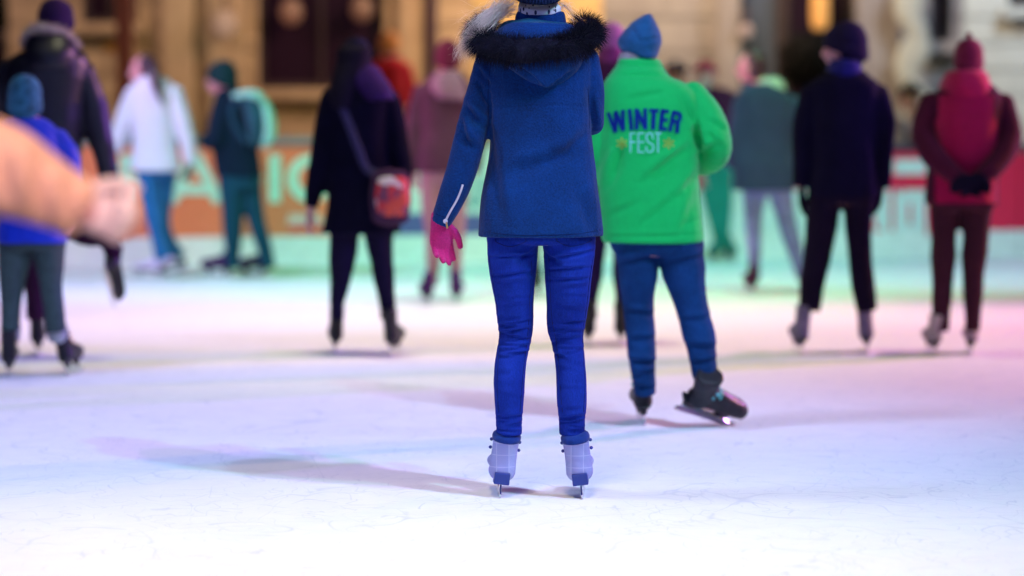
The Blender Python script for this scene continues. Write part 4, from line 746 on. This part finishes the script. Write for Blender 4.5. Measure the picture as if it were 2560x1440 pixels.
def stonemat(name, c, c2, sc=3):
    m, nt, b = base_mat(name); L = nt.links.new; tc = nd(nt, 'ShaderNodeTexCoord'); n = nd(nt, 'ShaderNodeTexNoise'); n.inputs['Scale'].default_value = sc; n.inputs['Detail'].default_value = 8; n.inputs['Roughness'].default_value = .65
    g = nd(nt, 'ShaderNodeTexNoise'); g.inputs['Scale'].default_value = .9; L(tc.outputs['Object'], n.inputs['Vector']); L(tc.outputs['Object'], g.inputs['Vector'])
    a = nd(nt, 'ShaderNodeMath', operation='MULTIPLY_ADD'); a.inputs[1].default_value = .5; L(n.outputs['Fac'], a.inputs[0]); s2 = nd(nt, 'ShaderNodeMath', operation='MULTIPLY'); s2.inputs[1].default_value = .5; L(g.outputs['Fac'], s2.inputs[0]); L(s2.outputs[0], a.inputs[2])
    cr = nd(nt, 'ShaderNodeValToRGB'); cr.color_ramp.elements[0].position = .35; cr.color_ramp.elements[1].position = .65; cr.color_ramp.elements[0].color = (*c2, 1); cr.color_ramp.elements[1].color = (*c, 1)
    L(a.outputs[0], cr.inputs['Fac']); L(cr.outputs['Color'], b.inputs['Base Color']); b.inputs['Roughness'].default_value = .85
    bp = nd(nt, 'ShaderNodeBump'); bp.inputs['Strength'].default_value = .4; bp.inputs['Distance'].default_value = .02; L(n.outputs['Fac'], bp.inputs['Height']); L(bp.outputs['Normal'], b.inputs['Normal']); return m
sheet('ground', -150, 150, -60, 220, -.02, stonemat('paving', (.16, .15, .14), (.1, .095, .09)))
# board line
BX0, BY0, SL = -2.65, 24.2, 1.3 / 6.65
def by(x): return BY0 + (x - BX0) * SL
ang = math.atan(SL); ux = np.array([math.cos(ang), math.sin(ang), 0]); un = np.array([math.sin(ang), -math.cos(ang), 0])
ICE = icemat()
iv = np.array([(-22, -14, 0), (22, -14, 0), (22, by(22) + .1, 0), (-22, by(-22) + .1, 0)], float)
tag(mk('ice', (iv, [(0, 1, 2, 3)]), ICE, None, smooth=False), kind='structure')
WHP = plain('white_kickplate', (.75, .75, .73), .4); GREYR = plain('grey_rail', (.2, .19, .2), .4); DARKR = plain('dark_rail', (.05, .02, .04), .4)
def boards(x0, x1, panelmat, rail, label, h=1.1, letters=None):
    a = np.array([x0, by(x0), 0]); b_ = np.array([x1, by(x1), 0]); c = (a + b_) / 2; L_ = np.linalg.norm(b_ - a) - .012; rz = ang
    r = empty('rink_board', tuple(a), label, 'rink board', 'boards round the ice'); org = tuple(a)
    mk('panel', box(c + [0, 0, .25 + (h - .33) / 2], (L_, .05, h - .33), rz), panelmat, r, org, smooth=False)
    mk('kick_plate', box(c + un * .006 + [0, 0, .126], (L_, .052, .248), rz), WHP, r, org, smooth=False)
    mk('top_rail', box(c + [0, 0, h - .038], (L_, .11, .076), rz), rail, r, org, smooth=False, bevel=.01)
    for t in (.02, .5, .98): mk('post', box(a + (b_ - a) * t - un * .065 + [0, 0, h / 2 - .05], (.06, .07, h - .1), rz), DARKR, r, org, smooth=False)
    if letters:
        for nm, mat, groups in letters:
            V, Fc = [], []; lay = 0
            for quads in groups:
                lay += 1
                for q in quads:
                    o = len(V)
                    for px, py in q:
                        zz = 24.5
                        for _ in range(6): p = P(px, py, zz); zz = by(p[0]) 
                        V.append(P(px, py, zz) + un * (.028 + .0008 * lay))
                    Fc.append((o, o + 1, o + 2, o + 3))
            mk(nm, (np.array(V), Fc), mat, r, org, smooth=False)
    return r
def xat(px): 
    z = 24.5
    for _ in range(6): p = P(px, 500, z); z = by(p[0])
    return p[0]
ORG_ = plain('orange_panel', (.78, .2, .09), .45, var=.08); GREEN_LIT_L = plain('green_lit_letter', (.45, .78, .62), .5); WHL = plain('white_letter', (.72, .78, .76), .5)  # letters are white; the green light on them is put into their colour
REDP = plain('red_panel', (.75, .012, .06), .4, var=.1); PURP = plain('blue_violet_panel', (.10, .09, .3), .45); WHPAN = plain('white_panel', (.6, .72, .68), .45)
T, Bt = 386, 506; hgt = Bt - T
def letR(x, w=84): return [ribbon([(x, Bt), (x, T)], 27), ribbon([(x, T + 13), (x + w * .5, T + 13), (x + w * .75, T + 28), (x + w * .75, T + 46), (x + w * .5, T + 62), (x, T + 62)], 25), ribbon([(x + w * .35, T + 62), (x + w * .85, Bt)], 27)]
def letA(x, w=118): return [ribbon([(x, Bt), (x + w / 2, T)], 28), ribbon([(x + w / 2, T), (x + w, Bt)], 28), ribbon([(x + w * .2, T + 88), (x + w * .8, T + 88)], 26)]
def letD(x, w=78): return [ribbon([(x, Bt), (x, T)], 27), ribbon([(x, T + 13), (x + w * .5, T + 14), (x + w * .9, T + 35), (x + w, T + 60), (x + w * .9, T + 85), (x + w * .5, Bt - 14), (x, Bt - 13)], 26)]
def letI(x): return [ribbon([(x, Bt), (x, T)], 28)]
def letO(cx, w=46): return [ribbon([(cx + math.cos(a) * w, (T + Bt) / 2 + math.sin(a) * (hgt / 2 - 13)) for a in np.linspace(0, 2 * math.pi, 19)], 27)]
boards(-19, xat(-260), plain('cream_panel', (.6, .5, .4)), GREYR, 'plain cream rink board off to the left of the orange one')
boards(xat(-260), xat(965), ORG_, GREYR, 'orange rink board with large white letters painted green-lit along its face',
    letters=[('lettering', GREEN_LIT_L, letR(312) + letA(428) + letD(566) + letI(686) + letO(776)), ('emblem', plain('pale_pink', (.7, .5, .45)), [[[(722, 536), (800, 536), (808, 560), (716, 560)]]]), ('emblem', REDP, [[[(722, 566), (808, 566), (808, 576), (722, 576)]]])])
boards(xat(965), xat(1500), WHPAN, GREYR, 'mint white rink board with blue violet lower band, behind the blue coat',
    letters=[('band', PURP, [[[(970, 532), (1495, 540), (1495, 596), (970, 590)]]]), ('lettering', plain('teal_letter', (.12, .3, .36)), [ribbon([(1168, 440), (1168, 500), (1185, 515), (1200, 500), (1200, 440)], 14), ribbon([(1232, 515), (1232, 440), (1262, 440)], 14)])], h=1.1)
rstr = [[[(1505, 592), (2320, 580), (2320, 606), (1505, 612)]]]
boards(xat(1500), xat(2330), plain('pale_red_white_panel', (.62, .68, .67), .45), DARKR, 'red and white striped rink board with round white letters', h=1.03,
    letters=[('red_band', REDP, rstr + [[[(1505, 372), (2320, 366), (2320, 398), (1505, 402)]]] + [[[(1505, 436), (2320, 436), (2320, 474), (1505, 474)]]] + [[[(2174, 398), (2232, 398), (2232, 436), (2174, 436)]]] + [[[(2312, 396), (2322, 396), (2322, 590), (2312, 590)]]]),
             ('lettering', REDP, [ribbon([(2178, 478), (2178, 540), (2186, 575), (2205, 578)], 9), ribbon([(2228, 474), (2228, 585)], 9), ribbon([(2272, 508), (2272, 560)], 8), ribbon([(2140, 474), (2140, 520)], 9), ribbon([(2248, 480), (2252, 474)], 9)])])
boards(xat(2330), xat(2545), REDP, DARKR, 'plain crimson rink board at the right end', h=1.03)
boards(xat(2545), 19, REDP, DARKR, 'crimson rink board cut off by the right edge of the frame', h=1.03)
# ---------------- buildings
def wall_blocks(x0, x1, y, z0, z1, course, blen, seed, holes=(), depth=.06):
    """rusticated courses as bevelled blocks, leaving the openings free; x,z metres"""
    r = np.random.RandomState(seed); gs = []; z = z0; k = 0
    while z < z1:
        x = x0 - (blen * .5 if k % 2 else 0)
        while x < x1:
            L_ = blen * r.uniform(.92, 1.08); a, b_ = max(x, x0), min(x + L_, x1); x += L_
            if b_ - a < .05: continue
            segs = [(a, b_)]
            for hx0, hx1, hz0, hz1 in holes:
                if z + course > hz0 + .01 and z < hz1 - .01:
                    ns = []
                    for s0, s1 in segs:
                        if s1 <= hx0 or s0 >= hx1: ns.append((s0, s1)); continue
                        if s0 < hx0: ns.append((s0, hx0))
                        if s1 > hx1: ns.append((hx1, s1))
                    segs = ns
            for s0, s1 in segs:
                if s1 - s0 > .04: gs.append(box(((s0 + s1) / 2, y + r.uniform(-.008, .008), z + course / 2), (s1 - s0 - .018, depth, course - .02)))
        z += course; k += 1
    return gs
def bx_at(px, Y): return P(px, 100, Y)[0]
def bz_at(py, Y): return P(1280, py, Y)[2]
BYD = 33.0
WARM = stonemat('warm_sandstone', (.50, .35, .25), (.31, .2, .145)); GREYS = stonemat('grey_sandstone', (.27, .25, .27), (.18, .155, .175)); PALES = stonemat('pale_render', (.55, .58, .58), (.42, .44, .45))
DGL = plain('dark_glass', (.012, .004, .013), .35, spec=.12); WOOD = plain('dark_wood', (.022, .008, .015), .5, var=.4, scale=5)
def building(name, x0, x1, mat, label, holes, top=7.5, course=.29, blen=.7, seed=1):
    o = empty(name, (x0, BYD, 0), label, 'building', 'buildings around the square'); org = (x0, BYD, 0)
    core = []; cuts = sorted(set([x0, x1] + [h[i] for h in holes for i in (0, 1)])); gs = wall_blocks(x0, x1, BYD - .03, 0, top, course, blen, seed, holes)
    for a, b_ in zip(cuts[:-1], cuts[1:]):
        hh = [h for h in holes if h[0] <= a + 1e-6 and h[1] >= b_ - 1e-6]
        zs = [(0, top)]
        for h in hh:
            nz = []
            for q0, q1 in zs:
                if h[2] > q0: nz.append((q0, min(q1, h[2])))
                if h[3] < q1: nz.append((max(q0, h[3]), q1))
            zs = nz
        for q0, q1 in zs:
            if q1 - q0 > .01: core.append(box(((a + b_) / 2, BYD + .2, (q0 + q1) / 2), (b_ - a, .4, q1 - q0)))
    mk('wall', core + gs, mat, o, org, smooth=False)
    mk('back_wall', box(((x0 + x1) / 2, BYD + 3.2, top / 2), (x1 - x0, .3, top)), DGL, o, org, smooth=False)
    mk('roof', [box(((x0 + x1) / 2, BYD + 1.5, top + .12), (x1 - x0, 4.2, .24))], GREYS, o, org, smooth=False)
    mk('cornice', [box(((x0 + x1) / 2, BYD - .2, top - .25), (x1 - x0, .4, .3))], mat, o, org, smooth=False)
    return o, org
def window(o, org, h, frame_m, glass_m, bars=1, sill=None):
    x0, x1, z0, z1 = h; cx_, cz = (x0 + x1) / 2, (z0 + z1) / 2; t = .07
    w = mk('window', [box((x0 + t / 2, BYD + .12, cz), (t, .1, z1 - z0)), box((x1 - t / 2, BYD + .12, cz), (t, .1, z1 - z0)), box((cx_, BYD + .12, z0 + t / 2), (x1 - x0 - 2 * t, .1, t)), box((cx_, BYD + .12, z1 - t / 2), (x1 - x0 - 2 * t, .1, t))] + [box((x0 + (x1 - x0) * (i + 1) / (bars + 1), BYD + .12, cz), (.05, .08, z1 - z0 - 2 * t)) for i in range(bars)], frame_m, o, org, smooth=False)
    mk('pane', box((cx_, BYD + .15, cz), (x1 - x0 - .06, .012, z1 - z0 - .06)), glass_m, w, org, smooth=False)
    if sill: mk('sill', box((cx_, BYD - .1, z0 - .06), (x1 - x0 + .2, .3, .12)), sill, w, org, smooth=False)
    return w
X = lambda px: bx_at(px, BYD); Z = lambda py: bz_at(py, BYD)
hA = [(X(-330), X(20), 1.2, 4.2), (X(645), X(960), Z(222), 5.2), (X(205), X(345), Z(58), 4.5)]
ob, oo = building('stone_building', -22, X(1180), WARM, 'warm sandstone building with tall dark window, left half of the background', hA, seed=2)
window(ob, oo, hA[1], WOOD, DGL, 1, WARM); window(ob, oo, hA[0], WOOD, DGL, 2, WARM); window(ob, oo, hA[2], WOOD, DGL, 1, WARM)
mk('pilaster', [box((X(p), BYD - .12, 3.6), (w, .14, 7.0)) for p, w in ((450, .36), (570, .42), (1030, .3))], WARM, ob, oo, smooth=False, bevel=.02)
mk('downpipe', [tube([(X(1080), BYD - .22, 0.2), (X(1080), BYD - .22, 7)], .07, n=10, k=1)], DARKR, ob, oo)
YEL = stonemat('ochre_render', (.62, .42, .2), (.5, .33, .16))
hB = [(X(1846), X(2134), 0.0, 3.8)]
hY = [(X(1500), X(1530), 1.6, 4.2)]
ob1, oo1 = building('ochre_building', X(1180), X(1505), YEL, 'ochre yellow building front between the two stone ones, lit warm', [], seed=4, course=.42, blen=1.1)
ob2, oo2 = building('grey_stone_building', X(1505), X(2405), GREYS, 'grey stone building with dark doorway behind the skater in the green jacket', hB + [(X(2325), X(2375), Z(105), 4.4)], seed=5, course=.4)
window(ob2, oo2, (X(1846), X(1955), 0, 3.8), WOOD, plain('blue_grey_door', (.035, .05, .10), .5), 0); window(ob2, oo2, (X(1957), X(2134), 0, 3.8), WOOD, DGL, 1); window(ob2, oo2, (X(2325), X(2375), Z(105), 4.4), WOOD, DGL, 0, GREYS)
mk('pilaster', [box((X(p), BYD - .14, 3.6), (w, .18, 7.0)) for p, w in ((1820, .26), (2172, .34), (2226, .14))], GREYS, ob2, oo2, smooth=False, bevel=.02)
ob3, oo3 = building('pale_building', X(2405), 22, PALES, 'pale grey rendered building at the right edge of the background', [(X(2520), X(2700), Z(18), 4.4)], seed=6, course=.3, blen=1.6)
window(ob3, oo3, (X(2520), X(2700), Z(18), 4.4), WOOD, DGL, 1, PALES)
# drapery column beside the right hand window
cp = [(X(2268 + 14 * math.sin(t * 4.2)), BYD - .42, z) for t, z in zip(np.linspace(0, 6, 16), np.linspace(Z(300), 4.2, 16))]
cu = mk('white_banner', [tube(cp, [.16 + .035 * math.sin(i * 2.1) for i in range(16)], [.05] * 16, n=14)], cloth('white_cloth', (.36, .37, .36)), None, (X(2268), BYD - .42, 0), vox=.03, sm=2); tag(cu, 'rumpled white cloth banner hanging on the grey stone building', 'banner')
# globes with added glow, set where the facade shows warm blobs
def lampglobe(px, py, Y, r, col, es, label):
    p = P(px, py, Y); o = empty('facade_globe', tuple(p), label, 'lamp', 'lamps on the facades'); 
    mk('globe', [ell(p, (r, r, r * 1.15), 18, 12)], plain('lamp_glow_%d' % px, (.13, .075, .06), .4, emis=col, es=es), o, tuple(p)); mk('bracket', [tube([p + [0, 0, r], p + [0, .05, r + .18], p + [0, BYD + .1 - Y, r + .2]], .018, n=8)], DARKR, o, tuple(p)); return o
lampglobe(728, 30, BYD - .1, .13, (.45, .16, .1), .22, 'round dull orange globe in front of the dark window, left one')
lampglobe(905, 22, BYD - .1, .13, (.4, .15, .1), .18, 'round dull orange globe in front of the dark window, right one')
lampglobe(563, 58, BYD - .3, .13, (.9, .55, .38), .32, 'pale peach glowing globe added for a lit window')  # added globe whose glow stands for a lit window
lampglobe(1866, 76, BYD - .3, .07, (.6, .45, .4), .5, 'small dim globe lamp by the dark doorway')
o = empty('lantern', tuple(P(2050, 30, BYD - .5)), 'tall amber lantern glowing above the black topiary', 'lantern'); lp = P(2050, 30, BYD - .5); lo = tuple(lp)
mk('glass', [hloft([(lp[0], lp[1], lp[2] - .2, .07, .07), (lp[0], lp[1], lp[2] - .1, .1, .1), (lp[0], lp[1], lp[2] + .35, .1, .1)])], plain('amber_glass', (.5, .25, .08), .4, emis=(1, .5, .14), es=.3), o, lo); mk('cap', [hloft([(lp[0], lp[1], lp[2] + .36, .13, .13), (lp[0], lp[1], lp[2] + .5, .03, .03)])], DARKR, o, lo); mk('arm', [tube([lp + [0, 0, .5], lp + [0, .25, .6], lp + [0, .5, .5]], .02, n=8)], DARKR, o, lo)
# topiary: pot, trunk, clipped crown of small leaves
ty = 30.5; tp = P(2024, 155, ty); to = (tp[0], ty, 0)
te = empty('topiary_tree', to, 'clipped round dark tree in a pot behind the black clad skater', 'tree')
rr = 78 * mpp(ty); V, Fc = [], []
for i in range(5200):
    d = rng.normal(size=3); d /= np.linalg.norm(d); rad = rr * (1 - .35 * rng.rand() ** 2) * (1 + .07 * math.sin(d[0] * 9) * math.cos(d[2] * 8)); c = tp + d * rad; a = rng.normal(size=3); a /= np.linalg.norm(a); b2 = np.cross(a, d); s = .03 * rng.uniform(.6, 1.3)
    k = len(V); V += [c - a * s, c + b2 * s * .4, c + a * s, c - b2 * s * .4]; Fc.append((k, k + 1, k + 2, k + 3))
mk('crown', (np.array(V), Fc), plain('dark_leaf', (.005, .005, .007), .8, spec=.1, var=.5), te, to); mk('trunk', [tube([(tp[0], ty, .4), (tp[0] + .02, ty, tp[2])], [.04, .03], n=10, k=2)], WOOD, te, to)
mk('pot', [hloft([(tp[0], ty, 0.0, .2, .2), (tp[0], ty, .4, .26, .26), (tp[0], ty, .45, .28, .28)])], plain('terracotta', (.2, .08, .05), .8), te, to)
# post with dark hanging board and yellow sign (left)
py_ = 29.5; pp = P(312, 100, py_); po = (pp[0], py_, 0); pe = empty('sign_post', po, 'reddish wooden post with dark board and small yellow plate, left of the white jacket', 'sign post')
RW = plain('red_wood', (.3, .10, .085), .6, var=.3); mk('pole', [box((pp[0], py_, 1.9), (.17, .12, 3.8))], RW, pe, po, smooth=False, bevel=.01)
mk('board', [box((P(262, 0, py_)[0], py_ + .02, 3.05), (.48, .06, .95))], plain('dark_board', (.012, .01, .02), .6), pe, po, smooth=False, bevel=.03)
yp = P(283, 122, py_); mk('plate', [box((yp[0], py_ - .02, yp[2]), (.18, .02, .09))], plain('yellow_plate', (.6, .3, .02), .5), pe, po, smooth=False, bevel=.01)
# dark hanging planter far left
dp = P(-8, 40, 30); de = empty('hanging_basket', tuple(dp), 'dark leafy hanging basket at the top left corner', 'planter'); V, Fc = [], []
for i in range(2600):
    d = rng.normal(size=3); d /= np.linalg.norm(d); c = dp + d * np.array([.12, .14, .3]) * rng.uniform(.6, 1); a = rng.normal(size=3); a /= np.linalg.norm(a); b2 = np.cross(a, d); s = .03
    k = len(V); V += [c - a * s, c + b2 * s * .5, c + a * s, c - b2 * s * .5]; Fc.append((k, k + 1, k + 2, k + 3))
mk('foliage', (np.array(V), Fc), MATS['dark_leaf'], de, tuple(dp)); mk('basket', [hloft([(dp[0], dp[1], dp[2] - .3, .05, .05), (dp[0], dp[1], dp[2] - .15, .12, .12)])], DARKR, de, tuple(dp)); mk('chain', [tube([dp + [0, 0, .2], dp + [0, 0, 2.0]], .012, n=6, k=1)], DARKR, de, tuple(dp))
# ================================================================== LIGHT
w = bpy.data.worlds.new('World'); bpy.context.scene.world = w; w.use_nodes = True; nt = w.node_tree
bg = nt.nodes['Background']; sky = nt.nodes.new('ShaderNodeTexSky'); sky.sky_type = 'NISHITA'; sky.sun_disc = False; sky.sun_elevation = R(-4); sky.sun_rotation = R(60); nt.links.new(sky.outputs[0], bg.inputs[0]); bg.inputs[1].default_value = .15
def lamp(kind, loc, tgt, col, e, size=.15, cone=60, blend=.8, name='stage_or_fill_lamp'):
    l = bpy.data.lights.new(name, kind); l.color = col; l.energy = e
    if kind == 'SPOT': l.shadow_soft_size = size; l.spot_size = R(cone); l.spot_blend = blend
    elif kind == 'AREA': l.shape = 'DISK'; l.size = size
    else: l.shadow_soft_size = size
    o = bpy.data.objects.new(name, l); C.objects.link(o); o.location = loc
    o.rotation_euler = (Vector(tgt) - Vector(loc)).to_track_quat('-Z', 'Y').to_euler(); o['kind'] = 'helper'; return o
# pools of coloured light on the ice from lamps on the trusses round the rink, plus lamps added to fit the ice tones (kind, place, aim, r, g, b watts, size, cone, blend)
LAMPS = [
 ('SPOT', (5.7, 3.9, 8.0), (-0.2, 10, 0.5), (500, 1500, 1304), 0.05, 40, 0.9),
 ('SPOT', (4.5, 5.4, 7.6), (-0.3, 10, 0.5), (1000, 450, 1300), 0.05, 46, 0.9),
 ('AREA', (-1.5, -3.5, 6.5), (0, 10, 0.4), (129, 150, 350), 3.0, 0, 0),  # soft bluish fill added behind the camera, not a truss lamp
 ('SPOT', (-0.5, 5.2, 7.5), (0.0, 7.4, 0), (2441, 1911, 1280), 0.6, 44, 1.0),
 ('SPOT', (-0.5, 14.5, 10), (-0.5, 16.8, 0), (2485, 2411, 1482), 0.8, 50, 1.0),
 ('SPOT', (-5, 17.5, 9), (-3.2, 18.6, 0), (2112, 1571, 3148), 0.8, 44, 1.0),
 ('SPOT', (9, 12.5, 7), (3.2, 13.0, 0), (611, 646, 975), 0.4, 45, 1.0),
 ('SPOT', (11, 20.2, 4.6), (1, 15.5, 0), (2627, 800, 5500), 0.1, 50, 0.8),
 ('SPOT', (1.5, 18.5, 8.5), (0.7, 22.3, 0), (30, 2044, 1001), 0.5, 50, 1.0),
 ('SPOT', (-6, 17, 7), (-3, 22.5, 0.3), (1533, 2393, 3427), 0.5, 50, 1.0),
 ('SPOT', (7, 18, 7), (4, 23.5, 0.3), (910, 1513, 2741), 0.5, 50, 1.0),
 ('SPOT', (-5, 9, 8), (-1.5, 11.5, 0), (1183, 1348, 2171), 0.8, 50, 1.0),
 ('SPOT', (5, 17.5, 9), (3.6, 19.6, 0), (603, 30, 30), 0.8, 44, 1.0),
 ('SPOT', (-7, 12, 6), (-3.5, 23, 1.2), (1585, 30, 30), 0.4, 40, 1.0),
 ('SPOT', (5, 12, 8), (2, 23, 1.2), (1269, 2451, 30), 0.4, 50, 1.0),
 ('SPOT', (0.5, 17, 9.5), (0.3, 19.3, 0), (1404, 1614, 1558), 0.8, 42, 1.0),
 ('SPOT', (11, 18.2, 4.6), (1, 15.5, 0), (4600, 2300, 100), 0.1, 50, 0.8),
 ('SPOT', (3.7, 6.0, 8.4), (-0.3, 10, 0.5), (500, 900, 1300), 0.05, 46, 0.9),
]
for k_, lo_, tg_, rgb, sz, cn, bl in LAMPS:
    e_ = max(rgb); lamp(k_, lo_, tg_, tuple(c_ / e_ for c_ in rgb), e_, sz, cn or 60, bl)
lamp('SPOT', (1.2, .8, 3.6), (-1.0, 5.4, 1.2), (1.0, .74, .62), 1250, .3, 20, .6, name='arm_fill_light')      # unseen warm fill, added to brighten the near arm
lamp('SPOT', (-9.5, 19.5, 3.6), (2.0, 21.5, 1.5), (1.0, .2, .6), 4200, .2, 30, .7, name='rim_lamp')     # pink side light across the far skaters
lamp('SPOT', (9.5, 12.5, 4.4), (-3.0, 15.0, 1.5), (.42, .22, 1.0), 2600, .15, 30, .7, name='rim_lamp')   # violet side light
lamp('AREA', (-5.5, 29.5, 5.5), (-3.5, 33, 1.5), (1.0, .72, .52), 115, 1.5, name='street_light')              # street lamps on the facades
lamp('AREA', (1.5, 29.5, 5.0), (1.0, 33, 1.8), (1.0, .70, .40), 430, 1.5, name='street_light')
lamp('AREA', (7, 29.5, 6), (6, 33, 2), (.72, .88, 1.0), 290, 1.5, name='street_light')

# ================================================================== CAMERA
cam = bpy.data.cameras.new('camera'); co = bpy.data.objects.new('camera', cam); C.objects.link(co); bpy.context.scene.camera = co
cam.sensor_width = 36; cam.lens = 100.0; co.location = (0, 0, HC); co.rotation_euler = (math.pi / 2 - TH, 0, 0); cam.clip_end = 500; cam.clip_start = .1
cam.dof.use_dof = True; cam.dof.focus_distance = G(1247) * CT + .02; cam.dof.aperture_fstop = 1.28; cam.dof.aperture_blades = 0
sc = bpy.context.scene; sc.view_settings.view_transform = 'Standard'; sc.view_settings.look = 'None'; sc.view_settings.exposure = 0.1; sc.view_settings.gamma = 1
sc.render.resolution_x = 1024; sc.render.resolution_y = 576
